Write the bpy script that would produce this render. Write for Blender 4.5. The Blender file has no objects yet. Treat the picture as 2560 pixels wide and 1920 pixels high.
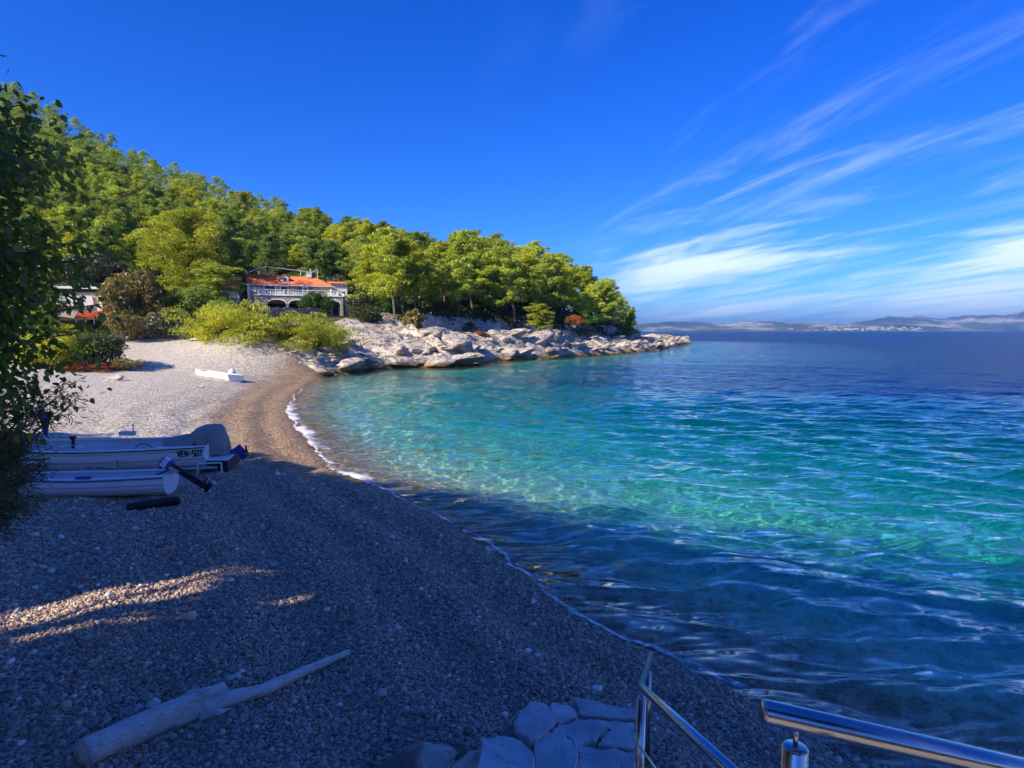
import bpy, bmesh, math, random
import numpy as np
from mathutils import Vector, Matrix, kdtree

R = math.radians
rng = np.random.default_rng(7)
random.seed(7)
sc = bpy.context.scene
COL = sc.collection

# ------------------------------------------------------------------ camera
CAM_Z = 4.4
F = 1525.0                       # focal length in pixels of the 2560 px wide photograph
PITCH = math.atan2(133.0, F)
cam_d = bpy.data.cameras.new('camera')
cam = bpy.data.objects.new('camera', cam_d)
COL.objects.link(cam)
cam.location = (0, 0, CAM_Z)
cam.rotation_euler = (math.pi / 2 - PITCH, 0, 0)
cam_d.sensor_width = 36.0
cam_d.lens = F / 2560 * 36
cam_d.clip_start = 0.05
cam_d.clip_end = 60000
sc.camera = cam

# ------------------------------------------------------------------ light and sky
SUN_EL = R(33)
LDIR = Vector((0.75, 0.66, 0)).normalized()           # horizontal direction in which the light travels
sun_vec = Vector((-LDIR.x * math.cos(SUN_EL), -LDIR.y * math.cos(SUN_EL), math.sin(SUN_EL)))
sun_d = bpy.data.lights.new('sun', 'SUN')
sun_d.energy = 5.0
sun_d.angle = R(0.5)
sun_d.color = (1.0, 0.87, 0.69)
sun = bpy.data.objects.new('sun', sun_d)
COL.objects.link(sun)
sun.rotation_euler = sun_vec.to_track_quat('Z', 'Y').to_euler()
sun.location = (-60, -40, 90)

vs = sc.view_settings
vs.view_transform = 'Standard'
vs.look = 'None'
vs.exposure = 0.67
vs.gamma = 1.0
sc.cycles.use_denoising = True
sc.cycles.max_bounces = 8
sc.cycles.diffuse_bounces = 2
sc.cycles.glossy_bounces = 3
sc.cycles.transmission_bounces = 5
sc.cycles.use_adaptive_sampling = True
sc.cycles.adaptive_threshold = 0.035
sc.cycles.transparent_max_bounces = 12
sc.cycles.volume_bounces = 0
sc.cycles.caustics_reflective = False
sc.cycles.caustics_refractive = False
sc.cycles.sample_clamp_indirect = 6.0


class NT:
    """small node tree helper"""
    def __init__(self, tree):
        self.t = tree
        self.n = tree.nodes
        self.l = tree.links

    def new(self, kind, _in=None, **props):
        nd = self.n.new(kind)
        for k, v in props.items():
            setattr(nd, k, v)
        for k, v in (_in or {}).items():
            self.set(nd.inputs[k], v)
        return nd

    def set(self, sock, v):
        if isinstance(v, bpy.types.NodeSocket):
            self.l.new(v, sock)
        elif isinstance(v, bpy.types.Node):
            self.l.new(v.outputs[0], sock)
        else:
            if hasattr(sock.default_value, '__len__') and not hasattr(v, '__len__'):
                v = [v] * len(sock.default_value)
            if hasattr(sock.default_value, '__len__') and len(sock.default_value) == 4 and len(v) == 3:
                v = tuple(v) + (1.0,)
            sock.default_value = v

    def math(self, op, a, b=None, c=None, clamp=False):
        nd = self.n.new('ShaderNodeMath')
        nd.operation = op
        nd.use_clamp = clamp
        for i, v in enumerate((a, b, c)):
            if v is not None:
                self.set(nd.inputs[i], v)
        return nd.outputs[0]

    def vmath(self, op, a, b=None):
        nd = self.n.new('ShaderNodeVectorMath')
        nd.operation = op
        self.set(nd.inputs[0], a)
        if b is not None:
            self.set(nd.inputs[1], b)
        return nd.outputs[0]

    def mix(self, fac, a, b, blend='MIX'):
        nd = self.n.new('ShaderNodeMix')
        nd.data_type = 'RGBA'
        nd.blend_type = blend
        nd.clamp_factor = True
        self.set(nd.inputs[0], fac)
        self.set(nd.inputs[6], a)
        self.set(nd.inputs[7], b)
        return nd.outputs[2]

    def ramp(self, fac, stops, interp='LINEAR'):
        nd = self.n.new('ShaderNodeValToRGB')
        nd.color_ramp.interpolation = interp
        el = nd.color_ramp.elements
        while len(el) < len(stops):
            el.new(0.5)
        for e, (p, c) in zip(el, stops):
            e.position = p
            c = (c, c, c) if not hasattr(c, '__len__') else c
            e.color = tuple(c) + (1.0,) if len(c) == 3 else c
        self.set(nd.inputs[0], fac)
        return nd.outputs[0]

    def smooth(self, v, lo, hi, a=0.0, b=1.0):
        nd = self.n.new('ShaderNodeMapRange')
        nd.interpolation_type = 'SMOOTHSTEP'
        for i, x in enumerate((v, lo, hi, a, b)):
            self.set(nd.inputs[i], x)
        return nd.outputs[0]

    def noise(self, vec=None, scale=5.0, detail=4.0, rough=0.55, dist=0.0):
        nd = self.n.new('ShaderNodeTexNoise')
        if vec is not None:
            self.set(nd.inputs['Vector'], vec)
        nd.inputs['Scale'].default_value = scale
        nd.inputs['Detail'].default_value = detail
        nd.inputs['Roughness'].default_value = rough
        nd.inputs['Distortion'].default_value = dist
        return nd

    def mapping(self, vec, scale=(1, 1, 1), rot=(0, 0, 0), loc=(0, 0, 0)):
        nd = self.n.new('ShaderNodeMapping')
        self.set(nd.inputs['Vector'], vec)
        nd.inputs['Scale'].default_value = scale
        nd.inputs['Rotation'].default_value = rot
        nd.inputs['Location'].default_value = loc
        return nd.outputs[0]

    def bump(self, height, strength=0.5, dist=0.1, normal=None):
        nd = self.n.new('ShaderNodeBump')
        nd.inputs['Strength'].default_value = strength
        nd.inputs['Distance'].default_value = dist
        self.set(nd.inputs['Height'], height)
        if normal is not None:
            self.set(nd.inputs['Normal'], normal)
        return nd.outputs[0]

    def attr(self, name, kind='GEOMETRY'):
        nd = self.n.new('ShaderNodeAttribute')
        nd.attribute_name = name
        nd.attribute_type = kind
        return nd

    def pos(self):
        return self.n.new('ShaderNodeNewGeometry').outputs['Position']

    def obj(self):
        return self.n.new('ShaderNodeTexCoord').outputs['Object']


world = bpy.data.worlds.new('World')
sc.world = world
world.use_nodes = True
w = NT(world.node_tree)
w.n.clear()
SKY_STRENGTH = 0.080
sky = w.new('ShaderNodeTexSky', sky_type='NISHITA', sun_disc=False, sun_elevation=SUN_EL,
            sun_rotation=math.atan2(sun_vec.x, sun_vec.y), altitude=0.0, air_density=1.0, dust_density=0.6, ozone_density=3.0)
# the clear deep blue of a dry autumn day: the whole sky evenly more saturated
hsv = w.new('ShaderNodeHueSaturation', {'Hue': 0.512, 'Saturation': 1.42, 'Value': 1.0, 'Color': sky})
deep = w.mix(1.0, hsv.outputs[0], (0.40, 0.88, 1.70), 'MULTIPLY')
dirv = w.new('ShaderNodeTexCoord').outputs['Generated']
sep = w.new('ShaderNodeSeparateXYZ', {0: dirv})
dz = w.math('ADD', w.math('MAXIMUM', sep.outputs[2], 0.0), 0.07)
cx = w.math('DIVIDE', sep.outputs[0], dz)
cy = w.math('DIVIDE', sep.outputs[1], dz)
cvec = w.new('ShaderNodeCombineXYZ', {0: cx, 1: cy, 2: 0.0}).outputs[0]
along = w.mapping(cvec, rot=(0, 0, R(-12)))
wisp = w.noise(w.mapping(along, scale=(0.62, 0.17, 1), loc=(3.1, 0.4, 0)), 1.0, 5.0, 0.58, 0.7)
fibre = w.noise(w.mapping(along, scale=(2.6, 0.50, 1), loc=(1.7, 5.2, 0)), 1.0, 4.0, 0.68, 1.0)
# high thin cirrus over the open sea, drawn out by the wind
side = w.smooth(cx, -0.3, 1.5)
hi = w.math('ADD', w.math('MULTIPLY', wisp.outputs[0], 0.72), w.math('MULTIPLY', fibre.outputs[0], 0.34))
hi = w.smooth(w.math('ADD', hi, w.math('MULTIPLY', side, 0.06)), 0.575, 0.84)
hi = w.math('MULTIPLY', w.math('MULTIPLY', hi, side), 0.56)
# flat layered bank low above the horizon
bank = w.noise(w.new('ShaderNodeCombineXYZ', {0: w.math('MULTIPLY', sep.outputs[0], 2.6), 1: w.math('ADD', w.math('MULTIPLY', sep.outputs[2], 24.0), w.math('MULTIPLY', sep.outputs[0], -3.2)), 2: sep.outputs[1]}).outputs[0], 1.0, 6.0, 0.56, 0.35)
lowz = w.math('MULTIPLY', w.smooth(sep.outputs[2], 0.25, 0.09), w.smooth(sep.outputs[0], 0.02, 0.26))
lo_c = w.smooth(w.math('ADD', w.math('ADD', w.math('MULTIPLY', bank.outputs[0], 0.75), w.math('MULTIPLY', fibre.outputs[0], 0.28)), w.math('MULTIPLY', lowz, 0.17)), 0.555, 0.80)
lo_c = w.math('MULTIPLY', w.math('MULTIPLY', lo_c, lowz), 0.86)
cover = w.math('MAXIMUM', hi, lo_c)
low = w.smooth(sep.outputs[2], 0.30, 0.03)
cloudcol = w.mix(low, (9.5, 11.2, 13.0), (9.6, 10.7, 12.2))
skyc = w.mix(cover, deep, cloudcol)
bg = w.new('ShaderNodeBackground', {'Color': skyc, 'Strength': SKY_STRENGTH})
w.new('ShaderNodeOutputWorld', {'Surface': bg})


# ------------------------------------------------------------------ general helpers
def ray(u, v):
    """direction through a pixel of the photograph (used to read places off it)"""
    r = Vector((1, 0, 0))
    f = Vector((0, math.cos(PITCH), -math.sin(PITCH)))
    up = Vector((0, math.sin(PITCH), math.cos(PITCH)))
    return r * (u - 1280) + f * F - up * (v - 960)


def on_z(u, v, z=0.0):
    d = ray(u, v)
    t = (z - CAM_Z) / d.z
    return Vector((0, 0, CAM_Z)) + d * t


def at(u, v, y):
    d = ray(u, v)
    return Vector((0, 0, CAM_Z)) + d * (y / d.y)


def tag(o, label=None, cat=None, group=None, kind=None):
    if label:
        o['label'] = label
    if cat:
        o['category'] = cat
    if group:
        o['group'] = group
    if kind:
        o['kind'] = kind
    return o


def link(name, data, parent=None, loc=None):
    o = bpy.data.objects.new(name, data)
    COL.objects.link(o)
    if parent is not None:
        o.parent = parent
    if loc is not None:
        o.location = loc
    return o


def empty(name, loc=(0, 0, 0), rz=0.0):
    o = link(name, None, None, loc)
    o.rotation_euler = (0, 0, rz)
    o.empty_display_size = 0.2
    return o


def mesh_np(name, verts, faces, mat=None, smooth=False):
    """faces: list of lists or an (n, k) array"""
    me = bpy.data.meshes.new(name)
    verts = np.asarray(verts, dtype=np.float32)
    if isinstance(faces, np.ndarray):
        n, k = faces.shape
        me.vertices.add(len(verts))
        me.vertices.foreach_set('co', verts.ravel())
        me.loops.add(n * k)
        me.loops.foreach_set('vertex_index', faces.astype(np.int32).ravel())
        me.polygons.add(n)
        me.polygons.foreach_set('loop_start', np.arange(0, n * k, k, dtype=np.int32))
        me.update(calc_edges=True)
    else:
        me.from_pydata([tuple(map(float, p)) for p in verts], [], faces)
        me.update()
    if smooth:
        me.polygons.foreach_set('use_smooth', np.ones(len(me.polygons), dtype=bool))
    if mat is not None:
        me.materials.append(mat)
    return me


class MB:
    """collects boxes, tubes and lofts; build() links them as one mesh object"""
    def __init__(self):
        self.v = []
        self.f = []

    def add(self, verts, faces):
        b = len(self.v)
        self.v += [tuple(p) for p in verts]
        self.f += [[i + b for i in fc] for fc in faces]
        return self

    def box(self, c, s, rot=None):
        c = Vector(c)
        M = rot if rot is not None else Matrix.Identity(3)
        vs_ = []
        for x in (-.5, .5):
            for y in (-.5, .5):
                for z in (-.5, .5):
                    vs_.append(c + M @ Vector((x * s[0], y * s[1], z * s[2])))
        return self.add(vs_, [[0, 1, 3, 2], [4, 6, 7, 5], [0, 4, 5, 1], [2, 3, 7, 6], [0, 2, 6, 4], [1, 5, 7, 3]])

    def tube(self, pts, rad, n=8, cap=True):
        pts = [Vector(p) for p in pts]
        if not hasattr(rad, '__len__'):
            rad = [rad] * len(pts)
        rings = []
        prev = None
        for i, p in enumerate(pts):
            t = (pts[min(i + 1, len(pts) - 1)] - pts[max(i - 1, 0)]).normalized()
            if prev is None:
                a = t.orthogonal().normalized()
            else:
                a = (prev - t * prev.dot(t)).normalized()
            prev = a
            b = t.cross(a)
            rings.append([p + (a * math.cos(k * 2 * math.pi / n) + b * math.sin(k * 2 * math.pi / n)) * rad[i] for k in range(n)])
        vs_ = [q for r_ in rings for q in r_]
        fs = []
        for i in range(len(pts) - 1):
            for k in range(n):
                k2 = (k + 1) % n
                fs.append([i * n + k, i * n + k2, (i + 1) * n + k2, (i + 1) * n + k])
        if cap:
            fs.append(list(range(n))[::-1])
            fs.append([(len(pts) - 1) * n + k for k in range(n)])
        return self.add(vs_, fs)

    def loft(self, sections, close=False, cap=False):
        m = len(sections[0])
        vs_ = [q for s_ in sections for q in s_]
        fs = []
        for i in range(len(sections) - 1):
            for k in range(m if close else m - 1):
                k2 = (k + 1) % m
                fs.append([i * m + k, i * m + k2, (i + 1) * m + k2, (i + 1) * m + k])
        if cap:
            fs.append(list(range(m))[::-1])
            fs.append([(len(sections) - 1) * m + k for k in range(m)])
        return self.add(vs_, fs)

    def build(self, name, mat, parent=None, smooth=False, bevel=0.0, loc=None):
        me = mesh_np(name, self.v, self.f, mat, smooth)
        bm = bmesh.new()
        bm.from_mesh(me)
        bmesh.ops.recalc_face_normals(bm, faces=bm.faces)
        bm.to_mesh(me)
        bm.free()
        o = link(name, me, parent, loc)
        if bevel:
            md = o.modifiers.new('bevel', 'BEVEL')
            md.width = bevel
            md.segments = 2
            md.limit_method = 'ANGLE'
        return o


def material(name):
    m = bpy.data.materials.new(name)
    m.use_nodes = True
    t = NT(m.node_tree)
    t.n.clear()
    t.out = t.new('ShaderNodeOutputMaterial')
    return m, t


def simple(name, col, rough=0.6, metal=0.0, var=0.12, scale=6.0, bump=0.0, spec=0.5, tint=None):
    """principled paint with wear: colour varied by two noises, optional fine relief"""
    m, t = material(name)
    p = t.obj()
    n1 = t.noise(p, scale, 5, 0.6).outputs[0]
    n2 = t.noise(p, scale * 7, 3, 0.6).outputs[0]
    k = t.math('ADD', t.math('MULTIPLY', n1, 0.7), t.math('MULTIPLY', n2, 0.3))
    dark = tuple(c * (1 - 2.2 * var) for c in col)
    lite = tuple(min(1, c * (1 + 1.2 * var)) for c in col)
    c = t.ramp(k, [(0.3, dark), (0.5, col), (0.7, lite if tint is None else tint)])
    b = t.new('ShaderNodeBsdfPrincipled', {'Base Color': c, 'Roughness': rough, 'Metallic': metal, 'Specular IOR Level': spec})
    if bump:
        t.set(b.inputs['Normal'], t.bump(n2, bump, 0.02))
    t.set(t.out.inputs[0], b)
    return m


def smoothstep(x, a, b):
    t = np.clip((x - a) / (b - a), 0, 1)
    return t * t * (3 - 2 * t)


def vnoise(x, y, seed=0, octaves=4, rough=0.5):
    """value noise on arrays, about -1..1"""
    r_ = np.random.default_rng(1000 + seed)
    tab = r_.random((64, 64)) * 2 - 1
    out = np.zeros(np.shape(x))
    a = 1.0
    tot = 0
    x = np.asarray(x, float)
    y = np.asarray(y, float)
    for o in range(octaves):
        xi = np.floor(x).astype(int)
        yi = np.floor(y).astype(int)
        fx = x - xi
        fy = y - yi
        fx = fx * fx * (3 - 2 * fx)
        fy = fy * fy * (3 - 2 * fy)
        g = lambda i, j: tab[(xi + i) % 64, (yi + j) % 64]
        out = out + a * ((g(0, 0) * (1 - fx) + g(1, 0) * fx) * (1 - fy) + (g(0, 1) * (1 - fx) + g(1, 1) * fx) * fy)
        tot += a
        a *= rough
        x = x * 2.03 + 17.1
        y = y * 2.03 + 5.7
    return out / tot


# ------------------------------------------------------------------ the coast line and the lie of the land
K = 2560 / 2212
beach_px = [(1950, 1659), (1800, 1590), (1680, 1530), (1560, 1470), (1450, 1420), (1330, 1365), (1250, 1320), (1150, 1255), (1080, 1205),
            (1000, 1150), (930, 1110), (850, 1070), (800, 1048), (740, 1022), (690, 983), (650, 935), (628, 898), (628, 878), (640, 855), (662, 833), (700, 812)]
rock_px = [(872, 932), (938, 922), (1047, 919), (1132, 917), (1202, 908), (1249, 902), (1346, 897), (1424, 891), (1529, 885), (1638, 875), (1704, 861)]
coast = [(400, -150), (120, -60), (45, -25), (20, -9), (11, 0.5), (6.5, 4.0)]
coast += [tuple(on_z(a * K, b * K).xy) for a, b in beach_px]
N_BEACH = len(coast)
coast += [tuple(on_z(a, b).xy) for a, b in rock_px]
N_TIP = len(coast)
coast += [(62, 222), (46, 262), (0, 310), (-90, 370), (-260, 440), (-700, 600), (-3000, 1500)]
coast = np.array(coast)


def catmull(P, per=6):
    out = []
    par = []
    n = len(P)
    for i in range(n - 1):
        p0, p1, p2, p3 = P[max(i - 1, 0)], P[i], P[i + 1], P[min(i + 2, n - 1)]
        for k in range(per):
            t = k / per
            # centripetal-like tension to stay stable on uneven spacing
            m1 = (p2 - p0) * 0.5 * min(1, np.linalg.norm(p2 - p1) / (np.linalg.norm(p2 - p0) * 0.5 + 1e-9))
            m2 = (p3 - p1) * 0.5 * min(1, np.linalg.norm(p2 - p1) / (np.linalg.norm(p3 - p1) * 0.5 + 1e-9))
            h = (2 * t**3 - 3 * t**2 + 1, t**3 - 2 * t**2 + t, -2 * t**3 + 3 * t**2, t**3 - t**2)
            out.append(h[0] * p1 + h[1] * m1 + h[2] * p2 + h[3] * m2)
            par.append(i + t)
    out.append(P[-1])
    par.append(n - 1)
    return np.array(out), np.array(par)


CO, COPAR = catmull(coast, 6)


def _resample():
    pts, par = [CO[0]], [COPAR[0]]
    for i in range(len(CO) - 1):
        L = np.linalg.norm(CO[i + 1] - CO[i])
        dist_ = np.linalg.norm((CO[i] + CO[i + 1]) / 2)
        n = max(1, int(L / max(0.25, 0.03 * dist_)))
        for k in range(1, n + 1):
            pts.append(CO[i] + (CO[i + 1] - CO[i]) * k / n)
            par.append(COPAR[i] + (COPAR[i + 1] - COPAR[i]) * k / n)
    return np.array(pts), np.array(par)


CO, COPAR = _resample()
_kd = kdtree.KDTree(len(CO))
for _i, _p in enumerate(CO):
    _kd.insert((_p[0], _p[1], 0.0), _i)
_kd.balance()


def coast_query(x, y):
    """signed distance to the coast (land positive) and the parameter along it"""
    x = np.asarray(x, float).ravel()
    y = np.asarray(y, float).ravel()
    find = _kd.find
    j0 = np.fromiter((find((a_, b_, 0.0))[1] for a_, b_ in zip(x.tolist(), y.tolist())), dtype=np.int64, count=len(x))
    best = None
    for off in (-1, 0):
        j = np.clip(j0 + off, 0, len(CO) - 2)
        A = CO[j]
        D = CO[j + 1] - A
        t = np.clip(((x - A[:, 0]) * D[:, 0] + (y - A[:, 1]) * D[:, 1]) / ((D**2).sum(1) + 1e-12), 0, 1)
        dx = x - (A[:, 0] + t * D[:, 0])
        dy = y - (A[:, 1] + t * D[:, 1])
        d2 = dx * dx + dy * dy
        sg = np.sign(D[:, 0] * dy - D[:, 1] * dx + 1e-12)
        tt = COPAR[j] + t * (COPAR[j + 1] - COPAR[j])
        if best is None:
            best = (d2, sg, tt)
        else:
            k = d2 < best[0]
            best = tuple(np.where(k, n_, o_) for n_, o_ in zip((d2, sg, tt), best))
    return np.sqrt(best[0]) * best[1], best[2]


def ud(u, d, z):
    return ((u - 1280) / F * d, d, z)


ctrl = [ud(100, 45, 2.2), ud(300, 52, 1.8), ud(480, 60, 2.1), ud(200, 68, 4.2), ud(400, 72, 4.6), ud(560, 78, 5.6), ud(700, 80, 6.0),
        ud(610, 95, 7.0), ud(860, 103, 7.0), ud(720, 110, 8.2), ud(200, 110, 14), ud(450, 120, 16), ud(700, 128, 14), ud(950, 120, 11),
        ud(1000, 92, 6.6), ud(1160, 96, 6.0), ud(1300, 112, 6.2), ud(1450, 132, 6.0), ud(1560, 155, 5.2), ud(1640, 178, 3.0),
        ud(0, 260, 99), ud(150, 250, 86), ud(300, 240, 68), ud(600, 220, 45), ud(900, 190, 29), ud(1100, 150, 14), ud(1250, 142, 10), ud(1400, 155, 8.5), ud(1500, 170, 6.5),
        ud(0, 150, 38), ud(300, 150, 30), ud(600, 165, 27), ud(850, 150, 19), ud(1050, 130, 12),
        ud(-400, 150, 42), ud(-400, 70, 12), ud(-400, 260, 112), ud(0, 420, 70), ud(600, 350, 25), ud(1100, 250, 4), ud(1400, 240, 2),
        (0, 2, 1.2), (-10, 12, 1.3), (-16, 25, 1.7), (-22, 36, 1.9), (-20, 2, 3.5), (-27, 12, 4.5), (-34, 30, 4.5), (-10, -8, 4.5), (0, -14, 5), (14, -20, 4.5),
        (-32, -20, 12), (0, -40, 13), (-60, 10, 14), (40, -60, 12), (-100, -60, 30), (-500, 300, 100), (-900, 900, 60), (300, -300, 20), (-300, -300, 40)]
ctrl = np.array(ctrl, float)


def tps_fit(P):
    n = len(P)
    d = np.hypot(P[:, None, 0] - P[None, :, 0], P[:, None, 1] - P[None, :, 1]) / 50
    A = np.zeros((n + 3, n + 3))
    A[:n, :n] = d + np.eye(n) * 0.02          # biharmonic-like linear kernel: no overshoot
    A[:n, n] = 1
    A[:n, n + 1] = P[:, 0] / 50
    A[:n, n + 2] = P[:, 1] / 50
    A[n:, :n] = A[:n, n:].T
    b = np.zeros(n + 3)
    b[:n] = P[:, 2]
    return np.linalg.solve(A, b)


TPSW = tps_fit(ctrl)


def inland(x, y):
    x = np.asarray(x, float).ravel()
    y = np.asarray(y, float).ravel()
    n = len(ctrl)
    out = np.empty(len(x))
    for i in range(0, len(x), 8000):
        a, b = x[i:i + 8000], y[i:i + 8000]
        d = np.hypot(a[:, None] - ctrl[None, :, 0], b[:, None] - ctrl[None, :, 1]) / 50
        out[i:i + 8000] = d @ TPSW[:n] + TPSW[n] + TPSW[n + 1] * a / 50 + TPSW[n + 2] * b / 50
    return out


def rockness(T):
    return smoothstep(T, N_BEACH - 1.6, N_BEACH - 0.6)


def height(x, y, S=None, T=None, detail=True):
    x = np.asarray(x, float).ravel()
    y = np.asarray(y, float).ravel()
    if S is None:
        S, T = coast_query(x, y)
    rk = rockness(T)
    sp = np.maximum(S, 0)
    # beach: steep face at the water, a berm, then flat
    zb = 0.135 * np.minimum(sp, 5.5) + 0.05 * np.clip(sp - 5.5, 0, 8) + 0.02 * np.clip(sp - 13.5, 0, 40)
    if detail:
        wob = vnoise(x * 0.22, y * 0.22, 3, 2) * 0.7
        zb = zb + 0.075 * smoothstep(sp, .3, 1.2) * np.sin((sp + wob) * 2 * math.pi / 1.55) * np.exp(-sp / 7)
        zb = zb + 0.05 * vnoise(x * 0.5, y * 0.5, 4, 3) * smoothstep(sp, 0.5, 4)
    zr = 0.25 + 4.6 * (1 - np.exp(-sp / 5.0))
    tipf = smoothstep(T, N_TIP - 1.2, N_TIP - 4.5)
    zr = np.where(T > N_BEACH, 0.25 + (1.6 + 3.0 * tipf) * (1 - np.exp(-sp / (6.5 - 2 * tipf))), zr)
    H = inland(x, y)
    wb = smoothstep(sp, 11, 30)
    wr = smoothstep(sp, 7, 16)
    z = (zb * (1 - wb) + H * wb) * (1 - rk) + (zr * (1 - wr) + np.maximum(H, zr * 0.8) * wr) * rk
    dp = np.maximum(-S, 0)
    zs = -(0.15 * np.minimum(dp, 8) + 0.145 * np.clip(dp - 8, 0, 30) + 0.085 * np.clip(dp - 38, 0, 120))
    zs = np.where(rk > 0.5, np.minimum(zs * 1.9, -0.5 * np.minimum(dp, 1.5)), zs)
    if detail:
        zs = zs + smoothstep(dp, 1, 6) * 0.25 * vnoise(x * 0.25, y * 0.25, 9, 3)
    return np.where(S > 0, z, np.maximum(zs, -13.0))


def hz(x, y):
    return float(height(np.array([x]), np.array([y]))[0])


def growth(lo, hi, a, b, step, g):
    """coordinates from lo to hi: even steps in [a, b], growing outside"""
    c = list(np.arange(a, b + step * .5, step))
    s_ = step
    p = c[-1]
    while p < hi:
        s_ *= g
        p = p + s_
        c.append(p)
    s_ = step
    p = c[0]
    pre = []
    while p > lo:
        s_ *= g
        p = p - s_
        pre.append(p)
    return np.array(pre[::-1] + c)

# ------------------------------------------------------------------ ground materials
def pebble_material():
    m, t = material('beach_pebbles')
    p = t.pos()
    vor = t.new('ShaderNodeTexVoronoi', {'Vector': p, 'Scale': 26.0, 'Randomness': 1.0}, voronoi_dimensions='2D')
    vor2 = t.new('ShaderNodeTexVoronoi', {'Vector': p, 'Scale': 9.0, 'Randomness': 1.0}, voronoi_dimensions='2D')
    cell = t.new('ShaderNodeSeparateColor', {0: vor.outputs['Color']}).outputs[0]
    cell2 = t.new('ShaderNodeSeparateColor', {0: vor2.outputs['Color']}).outputs[1]
    s = t.attr('shore').outputs['Fac']
    n = t.noise(p, 0.35, 4, 0.6).outputs[0]
    n2 = t.noise(p, 2.2, 5, 0.65).outputs[0]
    k = t.math('ADD', t.math('MULTIPLY', cell, 0.42), t.math('MULTIPLY', cell2, 0.58))
    dry = t.ramp(k, [(0.05, (0.15, 0.13, 0.10)), (0.3, (0.34, 0.30, 0.235)), (0.6, (0.55, 0.49, 0.385)), (0.9, (0.82, 0.75, 0.61))])
    wet = t.ramp(k, [(0.05, (0.13, 0.085, 0.045)), (0.4, (0.30, 0.20, 0.105)), (0.7, (0.42, 0.29, 0.16)), (0.95, (0.58, 0.46, 0.31))])
    edge = t.math('ADD', s, t.math('MULTIPLY', t.math('SUBTRACT', n, 0.5), 3.5))
    wf = t.smooth(edge, 5.0, 2.2)
    c = t.mix(wf, dry, wet)
    # driest, palest stones high on the far beach, drift lines of darker weed
    c = t.mix(t.smooth(edge, 5.5, 11.0, 0.0, 0.35), c, (0.72, 0.64, 0.51))
    c = t.mix(t.smooth(n2, 0.52, 0.75, 0.0, 0.35), c, (0.12, 0.11, 0.10), 'MULTIPLY')
    soak = t.smooth(t.math('ADD', s, t.math('MULTIPLY', n2, 0.6)), 0.85, 0.35)
    c = t.mix(t.math('MULTIPLY', soak, 0.55), c, (0.45, 0.40, 0.36), 'MULTIPLY')
    h = t.math('ADD', t.math('MULTIPLY', t.math('SUBTRACT', 1.0, vor.outputs['Distance']), 0.6), t.math('MULTIPLY', t.math('SUBTRACT', 1.0, vor2.outputs['Distance']), 0.8))
    rough = t.math('SUBTRACT', 0.85, t.math('MULTIPLY', soak, 0.45))
    b = t.new('ShaderNodeBsdfPrincipled', {'Base Color': c, 'Roughness': rough, 'Specular IOR Level': 0.3, 'Normal': t.bump(h, 1.0, 0.035)})
    t.set(t.out.inputs[0], b)
    return m


def seabed_material():
    m, t = material('seabed_stones')
    p = t.pos()
    vor = t.new('ShaderNodeTexVoronoi', {'Vector': p, 'Scale': 5.0, 'Randomness': 1.0}, voronoi_dimensions='2D')
    fine = t.new('ShaderNodeTexVoronoi', {'Vector': p, 'Scale': 26.0, 'Randomness': 1.0}, voronoi_dimensions='2D')
    cell = t.new('ShaderNodeSeparateColor', {0: vor.outputs['Color']}).outputs[0]
    fc = t.new('ShaderNodeSeparateColor', {0: fine.outputs['Color']}).outputs[0]
    n = t.noise(p, 0.16, 5, 0.6).outputs[0]
    s = t.attr('shore').outputs['Fac']
    k = t.math('ADD', t.math('MULTIPLY', cell, 0.5), t.math('MULTIPLY', fc, 0.5))
    sand = t.ramp(k, [(0.1, (0.30, 0.30, 0.18)), (0.5, (0.58, 0.58, 0.36)), (0.9, (0.80, 0.79, 0.54))])
    tan = t.ramp(k, [(0.1, (0.16, 0.10, 0.05)), (0.5, (0.36, 0.24, 0.13)), (0.9, (0.55, 0.42, 0.27))])
    near = t.smooth(t.math('ADD', s, t.math('MULTIPLY', n, 3.0)), -2.0, 0.6)
    c = t.mix(near, sand, tan)
    weed = t.smooth(n, 0.60, 0.78)
    weed = t.math('MULTIPLY', weed, t.smooth(s, -9.0, -22.0))
    c = t.mix(t.math('MULTIPLY', weed, 0.8), c, (0.03, 0.05, 0.03))
    c = t.mix(t.math('MULTIPLY', t.smooth(s, -22.0, -60.0), t.math('SUBTRACT', 1.0, weed)), c, (0.70, 0.72, 0.74))      # bare white sand farther out
    b = t.new('ShaderNodeBsdfPrincipled', {'Base Color': c, 'Roughness': 0.9, 'Specular IOR Level': 0.1, 'Normal': t.bump(vor.outputs['Distance'], 0.5, 0.05)})
    t.set(t.out.inputs[0], b)
    return m


def soil_material():
    m, t = material('hillside_soil')
    p = t.pos()
    n = t.noise(p, 0.25, 6, 0.65).outputs[0]
    f = t.noise(p, 3.0, 6, 0.7).outputs[0]
    c = t.ramp(n, [(0.3, (0.035, 0.045, 0.015)), (0.48, (0.07, 0.065, 0.03)), (0.62, (0.20, 0.15, 0.085)), (0.75, (0.34, 0.28, 0.20))])
    c = t.mix(t.smooth(f, 0.45, 0.7, 0, 0.6), c, (0.045, 0.06, 0.02))
    b = t.new('ShaderNodeBsdfPrincipled', {'Base Color': c, 'Roughness': 0.95, 'Specular IOR Level': 0.1, 'Normal': t.bump(f, 1.0, 0.4)})
    t.set(t.out.inputs[0], b)
    return m


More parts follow.
